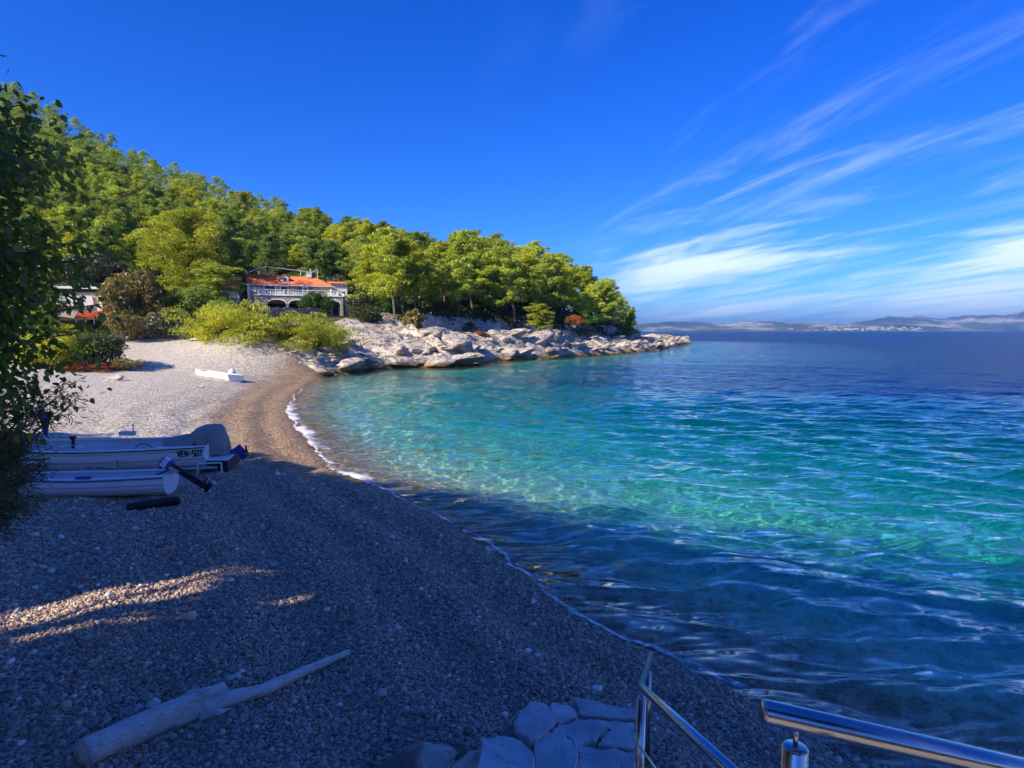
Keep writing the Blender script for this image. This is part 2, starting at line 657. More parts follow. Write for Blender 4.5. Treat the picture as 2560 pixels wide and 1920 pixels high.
def limestone(name, wet_line=True, base=1.0):
    m, t = material(name)
    p = t.pos()
    n = t.noise(p, 0.55, 6, 0.62).outputs[0]
    f = t.noise(p, 3.2, 7, 0.68).outputs[0]
    crk = t.noise(t.mapping(p, scale=(1.0, 1.0, 2.6), rot=(R(22), R(-28), R(20))), 1.6, 6, 0.62, 1.2).outputs[0]
    cn = t.noise(t.mapping(p, scale=(0.8, 0.8, 2.2), rot=(R(20), R(-28), R(15))), 0.8, 4, 0.55, 0.8).outputs[0]
    crack = t.smooth(t.math('ABSOLUTE', t.math('SUBTRACT', cn, 0.5)), 0.004, 0.032)
    c = t.ramp(n, [(0.25, (0.30 * base, 0.25 * base, 0.19 * base)), (0.45, (0.50 * base, 0.43 * base, 0.34 * base)), (0.62, (0.62 * base, 0.55 * base, 0.45 * base)), (0.8, (0.72 * base, 0.66 * base, 0.56 * base))])
    c = t.mix(t.smooth(f, 0.52, 0.72, 0, 0.7), c, (0.30 * base, 0.25 * base, 0.20 * base))
    c = t.mix(t.smooth(crk, 0.60, 0.72, 0, 0.65), c, (0.42 * base, 0.22 * base, 0.08 * base))       # ochre staining
    c = t.mix(t.math('MULTIPLY', t.math('SUBTRACT', 1.0, crack), 0.85), c, (0.10, 0.08, 0.06))
    if wet_line:
        z = t.new('ShaderNodeSeparateXYZ', {0: p}).outputs[2]
        zz = t.math('ADD', z, t.math('MULTIPLY', t.math('SUBTRACT', f, 0.5), 0.9))
        c = t.mix(t.smooth(zz, 0.75, 0.35, 0, 0.85), c, (0.40, 0.25, 0.085))     # algae band above the sea
        c = t.mix(t.smooth(zz, 0.32, 0.10, 0, 0.8), c, (0.10, 0.075, 0.04))
    h = t.math('ADD', t.math('MULTIPLY', f, 0.5), t.math('ADD', t.math('MULTIPLY', crk, 0.7), t.math('MULTIPLY', crack, 0.35)))
    b = t.new('ShaderNodeBsdfPrincipled', {'Base Color': c, 'Roughness': 0.9, 'Specular IOR Level': 0.2, 'Normal': t.bump(h, 0.9, 0.22)})
    t.set(t.out.inputs[0], b)
    return m


def water_material():
    m, t = material('sea_water')
    p = t.pos()
    # fine ripples, drawn out across the swell
    sw = t.mapping(p, scale=(1.0, 1.0, 1.0), rot=(0, 0, R(-43)))
    r1 = t.noise(t.mapping(p, scale=(0.50, 1.35, 1), rot=(0, 0, R(-12))), 0.95, 2, 0.6, 0.5).outputs[0]
    r2 = t.noise(t.mapping(sw, scale=(1, 1.6, 1)), 0.28, 3, 0.6, 0.5).outputs[0]
    r3 = t.noise(t.mapping(p, scale=(0.35, 1, 1)), 0.075, 2, 0.6, 0.4).outputs[0]
    hgt = t.math('ADD', t.math('MULTIPLY', r1, 0.80), t.math('ADD', t.math('MULTIPLY', r2, 0.70), t.math('MULTIPLY', r3, 1.6)))
    nrm = t.bump(hgt, 1.0, 0.36)
    inc = t.n.new('ShaderNodeNewGeometry').outputs['Incoming']
    dt = t.new('ShaderNodeVectorMath', {0: nrm, 1: inc}, operation='DOT_PRODUCT').outputs['Value']
    g = t.math('MINIMUM', t.math('SUBTRACT', 1.0, t.math('ABSOLUTE', dt), clamp=True), t.smooth(t.attr('shore').outputs['Fac'], -10.0, -60.0, 0.93, 0.73))      # a ruffled sea never mirrors fully at a glance
    fres = t.math('ADD', 0.02, t.math('MULTIPLY', t.math('POWER', g, 5.0), 0.98))      # Schlick, from either side
    gl = t.new('ShaderNodeBsdfGlossy', {'Color': (1, 1, 1), 'Roughness': t.smooth(t.attr('shore').outputs['Fac'], -12.0, -90.0, 0.05, 0.18), 'Normal': nrm})
    # net of gathered sunlight painted into the transmission colour as a Voronoi pattern
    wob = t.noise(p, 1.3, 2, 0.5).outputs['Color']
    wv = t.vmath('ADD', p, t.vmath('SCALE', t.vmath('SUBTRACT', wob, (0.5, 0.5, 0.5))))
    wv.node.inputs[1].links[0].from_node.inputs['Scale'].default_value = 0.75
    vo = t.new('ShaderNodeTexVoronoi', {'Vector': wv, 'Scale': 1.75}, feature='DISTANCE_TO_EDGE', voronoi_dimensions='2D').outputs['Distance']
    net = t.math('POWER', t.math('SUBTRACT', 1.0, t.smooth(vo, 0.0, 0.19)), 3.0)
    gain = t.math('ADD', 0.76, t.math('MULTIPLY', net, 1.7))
    # painted net brightens light through the underside only; the upper side has an even gain
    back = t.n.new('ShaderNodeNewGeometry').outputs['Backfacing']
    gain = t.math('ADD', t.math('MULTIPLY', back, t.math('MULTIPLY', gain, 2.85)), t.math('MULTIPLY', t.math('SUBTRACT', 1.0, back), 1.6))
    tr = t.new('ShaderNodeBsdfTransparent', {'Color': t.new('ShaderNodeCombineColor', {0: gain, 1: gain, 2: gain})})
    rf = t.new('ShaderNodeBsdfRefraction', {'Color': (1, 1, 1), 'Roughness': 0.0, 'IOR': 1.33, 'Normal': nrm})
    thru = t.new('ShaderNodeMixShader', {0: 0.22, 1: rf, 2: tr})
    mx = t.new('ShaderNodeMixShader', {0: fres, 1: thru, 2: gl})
    t.set(t.out.inputs['Surface'], mx)
    # clear sea water drinks red first, then green
    ab = t.new('ShaderNodeVolumeAbsorption', {'Color': (0.2, 0.885, 0.945), 'Density': 0.62})
    t.set(t.out.inputs['Volume'], ab)
    return m


M_PEB = pebble_material()
M_BED = seabed_material()
M_SOIL = soil_material()
M_ROCK = limestone('coast_limestone')
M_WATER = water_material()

# ------------------------------------------------------------------ land and sea floor: one height field, cut into beach, hillside and seabed
gx = growth(-16000, 16000, -13, 12, 0.16, 1.055)
gy = growth(-3000, 16000, 2.5, 24, 0.16, 1.05)
GX, GY = np.meshgrid(gx, gy)
S_, T_ = coast_query(GX, GY)
Z_ = height(GX, GY, S_, T_)
rk_ = rockness(T_)
inrock = (rk_ > 0.9) & (S_ > -3) & (S_ < 13) & (T_ < N_TIP + 0.6)
Z_ = np.where(inrock, Z_ - 0.9 * smoothstep(13 - np.abs(S_), 0, 3), Z_)
nx, ny = len(gx), len(gy)
idx = np.arange(nx * ny).reshape(ny, nx)
quads = np.stack([idx[:-1, :-1], idx[:-1, 1:], idx[1:, 1:], idx[1:, :-1]], -1).reshape(-1, 4)
V_ = np.stack([GX.ravel(), GY.ravel(), Z_], -1)
sq = S_[quads].mean(1)
rq = rk_[quads].mean(1)
is_sea = sq < -0.25
is_beach = (~is_sea) & (sq < 26) & (rq < 0.93) & (V_[quads][:, :, 1].mean(1) > -8)
is_hill = ~(is_sea | is_beach)


def cut(name, mask, mat, label, cat=None):
    f = quads[mask]
    used, inv = np.unique(f, return_inverse=True)
    me = mesh_np(name, V_[used], inv.reshape(-1, 4), mat, True)
    a = me.attributes.new('shore', 'FLOAT', 'POINT')
    a.data.foreach_set('value', S_[used].astype(np.float32))
    o = link(name, me)
    tag(o, label, cat, kind='structure')
    return o


beach = cut('beach', is_beach, M_PEB, 'pebble beach curving round the cove, tan at the water and pale grey higher up', 'beach')
hillside = cut('hillside', is_hill, M_SOIL, 'wooded hillside with bare earth showing between the pines', 'hillside')
seabed = cut('seabed', is_sea, M_BED, 'pale stony sea floor seen through the clear water', 'seabed')

# ------------------------------------------------------------------ the sea: closed body of water with real waves near the shore
wx = growth(-16000, 16000, -7, 24, 0.14, 1.035)
wy = growth(-400, 14000, 4.5, 30, 0.13, 1.024)
WX, WY = np.meshgrid(wx, wy)
SX = np.gradient(wx)
SY = np.gradient(wy)
step = np.maximum(SX[None, :] + 0 * WY, SY[:, None] + 0 * WX)
WZ = np.zeros_like(WX)
wr = np.random.default_rng(21)
for i in range(46):
    lam = 0.45 * (9.0 / 0.45) ** (i / 45)
    ang = (math.atan2(-0.72, -0.69) if lam > 2.2 else math.atan2(-0.95, -0.30)) + wr.normal(0, 0.42)
    kx, ky = math.cos(ang) * 2 * math.pi / lam, math.sin(ang) * 2 * math.pi / lam
    amp = 0.0088 * lam ** 0.9 * (1.3 if lam < 1.6 else (0.9 if lam < 3 else 0.36))
    fade = np.clip(1.4 - step * 3.2 / lam, 0, 1)
    ph = wr.random() * 6.28
    c_ = np.cos(WX * kx + WY * ky + ph + 0.8 * vnoise(WX * 0.13, WY * 0.13, 30 + i % 5, 2))
    WZ += amp * fade * (c_ + 0.35 * (c_ * c_ - 0.5))
SW, TW = coast_query(WX, WY)
WZ = WZ * (0.35 + 0.65 * smoothstep(-SW.reshape(WX.shape), 0.0, 3.0))
near_sea = SW.reshape(WX.shape)
wn, wm = WX.shape
top = np.stack([WX.ravel(), WY.ravel(), WZ.ravel()], -1)
wi = np.arange(wn * wm).reshape(wn, wm)
tq = np.stack([wi[:-1, :-1], wi[:-1, 1:], wi[1:, 1:], wi[1:, :-1]], -1).reshape(-1, 4)
rim = np.concatenate([wi[0, :-1], wi[:-1, -1], wi[-1, :0:-1], wi[:0:-1, 0]])
low_v = top[rim].copy()
low_v[:, 2] = -16.0
base_i = len(top)
k_ = len(rim)
ring = np.arange(k_)
sides = np.stack([rim, base_i + ring, base_i + (ring + 1) % k_, np.roll(rim, -1)], -1)
sea_faces = [list(map(int, f)) for f in sides] + [list(range(base_i + k_ - 1, base_i - 1, -1))]
me = bpy.data.meshes.new('sea')
allv = np.concatenate([top, low_v])
me.from_pydata(allv.tolist(), [], tq.tolist() + sea_faces)
me.update()
fl = np.zeros(len(me.polygons), dtype=bool)
fl[:len(tq)] = True
me.polygons.foreach_set('use_smooth', fl)
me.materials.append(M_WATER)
sa = me.attributes.new('shore', 'FLOAT', 'POINT')
sa.data.foreach_set('value', np.concatenate([SW, np.full(k_, -500.0)]).astype(np.float32))
sea = link('sea', me)
tag(sea, 'clear sea, green over the shallows and deep blue towards the horizon', 'sea', kind='structure')

# ------------------------------------------------------------------ rocky shore: a strip of broken, tilted limestone along the headland
def coast_strip(t0, t1, s0, s1, ds):
    m = (COPAR >= t0) & (COPAR <= t1)
    P = CO[m]
    seg = np.linalg.norm(np.diff(P, axis=0), axis=1)
    cum = np.concatenate([[0], np.cumsum(seg)])
    n = int(cum[-1] / ds)
    L = np.linspace(0, cum[-1], n)
    X = np.interp(L, cum, P[:, 0])
    Y = np.interp(L, cum, P[:, 1])
    # smooth the direction so that the strip does not fold
    k = np.ones(25) / 25
    pad = lambda a: np.convolve(np.pad(a, 12, mode='edge'), k, mode='valid')
    tx, ty = np.gradient(pad(X)), np.gradient(pad(Y))
    q = np.hypot(tx, ty)
    nxv, nyv = -ty / q, tx / q
    s = np.arange(s0, s1, ds)
    return X[:, None] + nxv[:, None] * s, Y[:, None] + nyv[:, None] * s, np.repeat(s[None], n, 0), np.repeat(L[:, None], len(s), 1)


RX, RY, RS, RL = coast_strip(N_BEACH - 1.25, N_TIP + 0.9, -3.5, 15.0, 0.24)
S2, T2 = coast_query(RX, RY)
S2 = S2.reshape(RX.shape)
T2 = T2.reshape(RX.shape)
base = height(RX, RY, S2.ravel(), T2.ravel(), False).reshape(RX.shape)
# beds dip along the shore: a sheared cell pattern gives slabs with steps between them
gr_ = np.random.default_rng(5)
tot = np.zeros_like(base)
for cell, amp, tilt, seed in ((5.2, 1.25, 0.30, 1), (2.2, 0.75, 0.28, 2), (0.95, 0.28, 0.30, 3)):
    a = RL / (cell * 1.55) + RS / cell * 0.55 + 0.35 * vnoise(RL / cell * .7, RS / cell * .7, 40 + seed, 2)
    b = RS / cell + 0.35 * vnoise(RL / cell * .7, RS / cell * .7, 50 + seed, 2)
    ia, ib = np.floor(a).astype(int), np.floor(b).astype(int)
    best = np.full(base.shape, 9.0)
    sec = np.full(base.shape, 9.0)
    val = np.zeros(base.shape)
    rt = gr_.random((97, 89, 5))
    for di in (-1, 0, 1):
        for dj in (-1, 0, 1):
            q = rt[(ia + di) % 97, (ib + dj) % 89]
            da = a - (ia + di + 0.15 + 0.7 * q[..., 0])
            db = b - (ib + dj + 0.15 + 0.7 * q[..., 1])
            d = np.hypot(da, db)
            v = (q[..., 2] - 0.45) * amp + tilt * cell * (da * (q[..., 3] - .75) + db * (q[..., 4] - .35)) * 0.8
            closer = d < best
            sec = np.where(closer, best, np.minimum(sec, d))
            val = np.where(closer, v, val)
            best = np.where(closer, d, best)
    tot += val - amp * 0.55 * (1 - smoothstep(sec - best, 0.0, 0.16))
edge_in = smoothstep(RS, -3.4, -0.5) * smoothstep(15.0 - RS, 0.0, 2.5)
lowf = 0.35 + 0.65 * smoothstep(S2, 0, 3.0)
RZ = base + edge_in * (tot * lowf + 0.12 * vnoise(RL * 2.1, RS * 2.1, 60, 3)) + 0.25 * edge_in - 0.8 * (1 - smoothstep(15 - RS, 0, 2.0)) 
RZ = np.where(RS < -0.5, np.minimum(RZ, -0.25 + 0.6 * vnoise(RL, RS, 61, 2)), RZ)
rkk = smoothstep(rockness(T2), 0.55, 0.98)
RZ = RZ * rkk + (height(RX, RY, S2.ravel(), T2.ravel()).reshape(RX.shape) - 1.1) * (1 - rkk)
ri = np.arange(RX.size).reshape(RX.shape)
rq_ = np.stack([ri[:-1, :-1], ri[1:, :-1], ri[1:, 1:], ri[:-1, 1:]], -1).reshape(-1, 4)
rocky = link('rocky_shore', mesh_np('rocky_shore', np.stack([RX.ravel(), RY.ravel(), RZ.ravel()], -1), rq_, M_ROCK, False))
tag(rocky, 'cream limestone shore of tilted slabs running along the foot of the pines', 'rocky shore', kind='structure')


def rock_mesh(name, seed, mat, n=22, flat=0.75, sub=True, rough=0.06):
    r_ = np.random.default_rng(seed)
    bm = bmesh.new()
    p = r_.normal(size=(n, 3))
    p /= np.linalg.norm(p, axis=1)[:, None]
    p *= (0.8 + 0.25 * r_.random((n, 1)))
    p[:, 2] *= flat
    for q in p:
        bm.verts.new(q * 0.5)
    res = bmesh.ops.convex_hull(bm, input=bm.verts)
    bmesh.ops.delete(bm, geom=[g for g in res['geom_interior'] if isinstance(g, bmesh.types.BMVert)], context='VERTS')
    bmesh.ops.dissolve_limit(bm, angle_limit=R(14), verts=bm.verts, edges=bm.edges)
    bmesh.ops.bevel(bm, geom=list(bm.edges), offset=0.035, segments=1, affect='EDGES', clamp_overlap=True)
    if sub:
        bmesh.ops.triangulate(bm, faces=bm.faces)
        bmesh.ops.subdivide_edges(bm, edges=[e for e in bm.edges if e.calc_length() > 0.16], cuts=1, use_grid_fill=False)
        for v_ in bm.verts:
            c = v_.co
            k = rough * (vnoise(np.array([c.x * 4 + seed]), np.array([c.y * 4 + c.z * 3]), 70, 3)[0])
            v_.co = c * (1 + 2 * k)
    me_ = bpy.data.meshes.new(name)
    bmesh.ops.recalc_face_normals(bm, faces=bm.faces)
    bm.to_mesh(me_)
    bm.free()
    me_.materials.append(mat)
    return me_


ROCKS = [rock_mesh('rock', 100 + i, M_ROCK, 16 + i * 2, 0.6 + 0.05 * (i % 4)) for i in range(9)]
rr = random.Random(3)
placed = 0
while placed < 230:
    k = rr.random()
    i = int(k ** 1.5 * (RX.shape[0] - 8)) + 4
    s = rr.choice([rr.uniform(-0.6, 2.5), rr.uniform(0.5, 8.5)])
    j = int((s + 3.5) / 0.24)
    x, y, z = RX[i, j], RY[i, j], RZ[i, j]
    if (s > 6.5 and rr.random() < 0.5) or rkk[i, j] < 0.4:
        continue
    size = rr.choice([0.7, 0.9, 1.2, 1.6, 2.2]) * (1.0 + 0.9 * (RL[i, j] / 150)) * (0.75 if s < 0.3 else 1.0)
    o = link('rock', rr.choice(ROCKS), rocky)
    o.location = (x, y, max(z, -0.1) + size * 0.07)
    o.scale = (size * rr.uniform(0.8, 1.7), size * rr.uniform(0.7, 1.1), size * rr.uniform(0.45, 0.8))
    o.rotation_euler = (rr.uniform(-.35, .35), rr.uniform(-.4, .1), rr.uniform(-.5, .9))
    placed += 1


def big_rock(u, v, z, sx, sy, sz, k, rot=(0, 0, 0)):
    dd = np.hypot(RX - (u - 1280) / F * RY, 0) + 0.25 * np.abs(RZ - z)      # where the shore lies in that direction at that height
    q = np.unravel_index(dd.argmin(), dd.shape)
    o = link('rock', ROCKS[k], rocky)
    o.location = (RX[q], RY[q], max(RZ[q], -0.2) + 0.12 * sz)
    o.scale = (sx, sy, sz)
    o.rotation_euler = rot
    return o


# the large blocks one can pick out below the house and along the water
for a in ((905, 905, .8, 4.2, 3.0, 2.0, 1, (.1, .15, .2)), (868, 925, .5, 5.0, 3.0, 2.4, 5, (0, -.2, .4)), (1000, 905, .5, 6.4, 3.4, 2.2, 2, (.15, .06, .12)),
          (1085, 905, .4, 6.0, 3.2, 2.4, 3, (.2, -.1, .1)), (1150, 898, .5, 6.5, 4, 3.0, 4, (.1, -.2, .2)), (930, 870, 2.4, 4.2, 3, 2.6, 6, (0, .1, .3)),
          (980, 868, 2.4, 3.4, 3, 2.6, 7, (0, .2, .1)), (1140, 868, 2.2, 5.2, 4, 3.8, 8, (.2, .3, .4)), (1090, 850, 3.4, 4.5, 3.4, 2.4, 0, (.3, -.2, .2)),
          (1215, 838, 4.2, 7.5, 4, 3.4, 2, (.2, -.35, .4)), (1270, 862, 2.8, 8, 4, 3.2, 4, (.2, -.3, .35)), (1345, 868, 2.6, 8, 4.6, 3.6, 5, (.2, -.3, .4)),
          (1400, 876, 1.8, 8, 4, 2.6, 1, (.2, -.25, .4)), (790, 940, .4, 3.4, 2.4, 1.8, 3, (.1, .1, .3)), (745, 933, .8, 3.6, 2.6, 2.0, 7, (.1, .2, .2)),
          (1300, 885, 1.0, 5, 3, 2.0, 6, (.1, -.2, .3)), (1480, 872, 2.0, 8, 4, 2.6, 3, (.2, -.2, .5)), (1540, 862, 2.2, 9, 4, 2.2, 0, (.15, -.2, .6))):
    big_rock(*a)


# ------------------------------------------------------------------ foliage
def leaf_material(name, dark, mid, lite, trans=0.35, rough=0.7, scale=0.35):
    m, t = material(name)
    rnd = t.n.new('ShaderNodeObjectInfo').outputs['Random']
    p = t.pos()
    n = t.noise(p, scale, 3, 0.6).outputs[0]
    isl = t.n.new('ShaderNodeNewGeometry').outputs['Random Per Island']
    k = t.math('ADD', t.math('MULTIPLY', n, 0.5), t.math('ADD', t.math('MULTIPLY', isl, 0.33), t.math('MULTIPLY', rnd, 0.22)))
    c = t.ramp(k, [(0.28, dark), (0.52, mid), (0.78, lite)])
    d = t.new('ShaderNodeBsdfDiffuse', {'Color': c, 'Roughness': 0.5})
    tl = t.new('ShaderNodeBsdfTranslucent', {'Color': t.mix(1.0, c, (1.25, 1.15, 0.5), 'MULTIPLY')})
    mx = t.new('ShaderNodeMixShader', {0: trans, 1: d, 2: tl})
    gl = t.new('ShaderNodeBsdfGlossy', {'Color': (1, 1, 1), 'Roughness': 0.45})
    t.set(t.out.inputs[0], t.new('ShaderNodeMixShader', {0: 0.03, 1: mx, 2: gl}))
    return m


def bark_material(name, a, b):
    m, t = material(name)
    p = t.obj()
    n = t.noise(t.mapping(p, scale=(6, 6, 1.2)), 2.0, 5, 0.65).outputs[0]
    c = t.ramp(n, [(0.3, a), (0.7, b)])
    bs = t.new('ShaderNodeBsdfPrincipled', {'Base Color': c, 'Roughness': 0.9, 'Specular IOR Level': 0.2, 'Normal': t.bump(n, 0.8, 0.05)})
    t.set(t.out.inputs[0], bs)
    return m


L_PINE = leaf_material('pine_needles', (0.105, 0.175, 0.018), (0.40, 0.50, 0.042), (0.76, 0.83, 0.09))
L_PINE_D = leaf_material('pine_needles_dark', (0.06, 0.125, 0.024), (0.26, 0.37, 0.05), (0.56, 0.66, 0.10))
L_PINE_Y = leaf_material('pine_needles_yellow', (0.19, 0.24, 0.01), (0.48, 0.52, 0.024), (0.74, 0.74, 0.05))
L_OAK = leaf_material('evergreen_oak_leaves', (0.02, 0.04, 0.012), (0.05, 0.075, 0.02), (0.10, 0.12, 0.03))
L_YEL = leaf_material('autumn_leaves', (0.13, 0.11, 0.03), (0.28, 0.23, 0.06), (0.42, 0.35, 0.12))
L_OLIVE = leaf_material('olive_leaves', (0.06, 0.075, 0.04), (0.13, 0.15, 0.085), (0.24, 0.26, 0.17))
L_FRESH = leaf_material('fresh_leaves', (0.03, 0.09, 0.01), (0.07, 0.17, 0.015), (0.14, 0.27, 0.03))
L_DRY = leaf_material('dead_needles', (0.16, 0.06, 0.03), (0.28, 0.13, 0.06), (0.36, 0.2, 0.11))
L_RUST = leaf_material('rust_needles', (0.25, 0.07, 0.02), (0.42, 0.14, 0.04), (0.5, 0.2, 0.07))
L_FIG = leaf_material('near_leaves', (0.08, 0.13, 0.022), (0.18, 0.26, 0.035), (0.36, 0.44, 0.06), trans=0.5, scale=1.5)
L_TAM = leaf_material('tamarisk_sprays', (0.03, 0.045, 0.016), (0.075, 0.095, 0.03), (0.15, 0.17, 0.06), scale=1.5)
B_PINE = bark_material('pine_bark', (0.07, 0.05, 0.04), (0.22, 0.18, 0.15))
B_GREY = bark_material('grey_bark', (0.10, 0.09, 0.08), (0.30, 0.28, 0.25))


def leaves_np(C, Rd, n, size, r_, up=0.25, out=0.6, top_only=0.35, asp=0.5, spike=0.0):
    """leaf-sized rhombs on and in ellipsoid pads: C (m,3) centres, Rd (m,3) radii, n leaves for each pad"""
    m = len(C)
    d = r_.normal(size=(m, n, 3))
    d /= np.linalg.norm(d, axis=2, keepdims=True)
    flip = (d[..., 2] < 0) & (r_.random((m, n)) > top_only)
    d[..., 2] = np.where(flip, -d[..., 2], d[..., 2])
    rad = 0.55 + 0.5 * r_.random((m, n, 1)) ** 0.6
    P = C[:, None] + d * Rd[:, None] * rad
    o = d / Rd[:, None]
    o /= np.linalg.norm(o, axis=2, keepdims=True)
    nrm = o * out + np.array([0, 0, up]) + r_.normal(size=(m, n, 3)) * 0.42
    nrm /= np.linalg.norm(nrm, axis=2, keepdims=True)
    a = np.cross(nrm, r_.normal(size=(m, n, 3)))
    a /= np.linalg.norm(a, axis=2, keepdims=True)
    # needle tufts: some leaves stand out along the pad's surface direction instead of lying on it
    spk = r_.random((m, n, 1)) < spike
    a2 = o + np.array([0, 0, 0.55]) + r_.normal(size=(m, n, 3)) * 0.4
    a2 /= np.linalg.norm(a2, axis=2, keepdims=True)
    n2 = np.cross(a2, r_.normal(size=(m, n, 3)))
    n2 /= np.linalg.norm(n2, axis=2, keepdims=True)
    a = np.where(spk, a2, a)
    nrm = np.where(spk, n2, nrm)
    asp = np.where(spk, asp * 0.55, asp)
    b = np.cross(nrm, a)
    sz = size * (0.6 + 0.8 * r_.random((m, n, 1)))
    # a slight fold keeps a rhomb from being a flat card
    v0 = P - a * sz
    v1 = P + b * sz * asp + nrm * sz * 0.15
    v2 = P + a * sz
    v3 = P - b * sz * asp + nrm * sz * 0.15
    V = np.stack([v0, v1, v2, v3], 2).reshape(-1, 3)
    Fc = np.arange(len(V)).reshape(-1, 4)
    return V, Fc


def pine_parts(seed, h=11.0, spread=4.2, clear=0.28, pads_per=3, nleaf=70, size=0.24, lean=0.0, flat=False, pad=1.15, nb=30, cone=False):
    """skeleton of an Aleppo pine: trunk and limbs as tubes, foliage pads along the limbs"""
    r_ = np.random.default_rng(seed)
    mb = MB()
    n = 7
    tr = []
    dx, dy = r_.normal(0, 0.35, 2)
    ph = r_.random() * 6.28
    for i in range(n):
        f = i / (n - 1)
        tr.append((dx * math.sin(f * 2.2 + ph) + lean * f * f * h * 0.3, dy * math.cos(f * 2.0 + ph) - dy * math.cos(ph), h * 0.96 * f))
    tr = np.array(tr)
    tr[:, :2] -= tr[0, :2]
    mb.tube(tr, list(np.linspace(h * 0.019, h * 0.004, n)), 6, cap=False)
    C, Rd = [], []
    for k in range(nb):
        f = clear + (1 - clear) * (k + r_.random() * 0.8) / nb
        p = np.array([np.interp(f, np.linspace(0, 1, n), tr[:, c]) for c in range(3)])
        az = k * 2.4 + r_.normal(0, 0.5)
        g = (f - clear) / (1 - clear)
        env = (math.sin(math.pi * min(1, 0.22 + g * 0.78)) ** 0.75 if not flat else (0.35 + 0.65 * math.sin(math.pi * min(1, g * 0.9 + .08))))
        if cone:
            env = 0.10 + 0.95 * (1 - g) ** 0.85
        L = spread * env * (0.62 + 0.5 * r_.random())
        rise = (0.12 + 0.5 * g + r_.normal(0, 0.12)) * (0.5 if flat else 1)
        e = p + np.array([math.cos(az) * L, math.sin(az) * L, L * rise])
        mid = p * 0.5 + e * 0.5 - np.array([0, 0, 0.08 * L])
        mb.tube([p, mid, e], [h * 0.0055, h * 0.004, 0.015], 4, cap=False)
        for q in range(pads_per):
            t_ = 1.0 - q * 0.27 - 0.08 * r_.random()
            c = p * (1 - t_) + e * t_ + r_.normal(0, 0.25, 3)
            s = pad * (0.65 + 0.6 * r_.random()) * (0.7 + 0.3 * t_)
            C.append(c + np.array([0, 0, 0.25]))
            Rd.append((s, s, s * (0.48 + 0.2 * r_.random())))
    C.append(tr[-1])
    Rd.append((pad * .7, pad * .7, pad * 0.9))
    V, Fc = leaves_np(np.array(C), np.array(Rd), nleaf, size, r_, spike=0.45)
    return mb, V, Fc


def bush_parts(seed, w_=3.0, h=2.5, npads=26, nleaf=80, size=0.14, stems=5, upright=False):
    r_ = np.random.default_rng(seed)
    mb = MB()
    C, Rd = [], []
    for k in range(npads):
        az = r_.random() * 6.28
        rad = math.sqrt(r_.random()) * w_ * 0.42
        top = h * (0.92 - 0.5 * (rad / (w_ * 0.5)) ** 2)
        z = h * 0.12 + (top - h * 0.12) * r_.random() ** 0.6
        c = np.array([math.cos(az) * rad, math.sin(az) * rad, z])
        C.append(c)
        s = w_ * (0.10 + 0.09 * r_.random())
        Rd.append((s, s, s * (0.8 if not upright else 1.5)))
        if k < stems * 3:
            mb.tube([(0.1 * math.cos(az), 0.1 * math.sin(az), -0.2), c * np.array([.5, .5, .55]), c], [0.02 * h, 0.012 * h, 0.01], 4, cap=False)
    V, Fc = leaves_np(np.array(C), np.array(Rd), nleaf, size, r_, up=0.3, out=0.5, top_only=0.55)
    return mb, V, Fc


class Proto:
    def __init__(self, parts, leaf, bark, crown='crown', trunk='trunk', dims=None):
        mb, V, Fc = parts
        self.crown = mesh_np(crown, V, Fc, leaf, False)
        self.trunk = mesh_np(trunk, mb.v, mb.f, bark, True)
        self.names = (crown, trunk)


def plant(proto, name, loc, scale, rz, label, cat, group=None, leaf=None, crown_name=None):
    e = empty(name, loc, rz)
    e.scale = scale if hasattr(scale, '__len__') else (scale,) * 3
    c = link(crown_name or proto.names[0], proto.crown, e)
    if leaf is not None:
        c.material_slots[0].link = 'OBJECT'
        c.material_slots[0].material = leaf
    link(proto.names[1], proto.trunk, e)
    tag(e, label, cat, group)
    return e


PINES = [Proto(pine_parts(200 + i, 11 + (i % 3), 3.9 + 0.4 * (i % 4), 0.20 + 0.06 * (i % 3), 4, 135, 0.15, nb=32 + 3 * (i % 3), pad=0.86, cone=(i % 3 != 2)), L_PINE, B_PINE) for i in range(7)]
TALL = [Proto(pine_parts(240 + i, 12.5, 4.2, 0.22 + 0.05 * i, 4, 150, 0.145, pad=0.88, cone=(i == 0), lean=0.5 * (i - 1), nb=28), L_PINE, B_PINE) for i in range(3)]
BROAD = [Proto(bush_parts(260 + i, 6.5, 5.0, 60, 150, 0.14, 6), L_OAK, B_GREY) for i in range(3)]
SHRUB = [Proto(bush_parts(270 + i, 3.0, 2.0, 34, 130, 0.075, 6), L_OAK, B_GREY, 'foliage', 'stem') for i in range(3)]

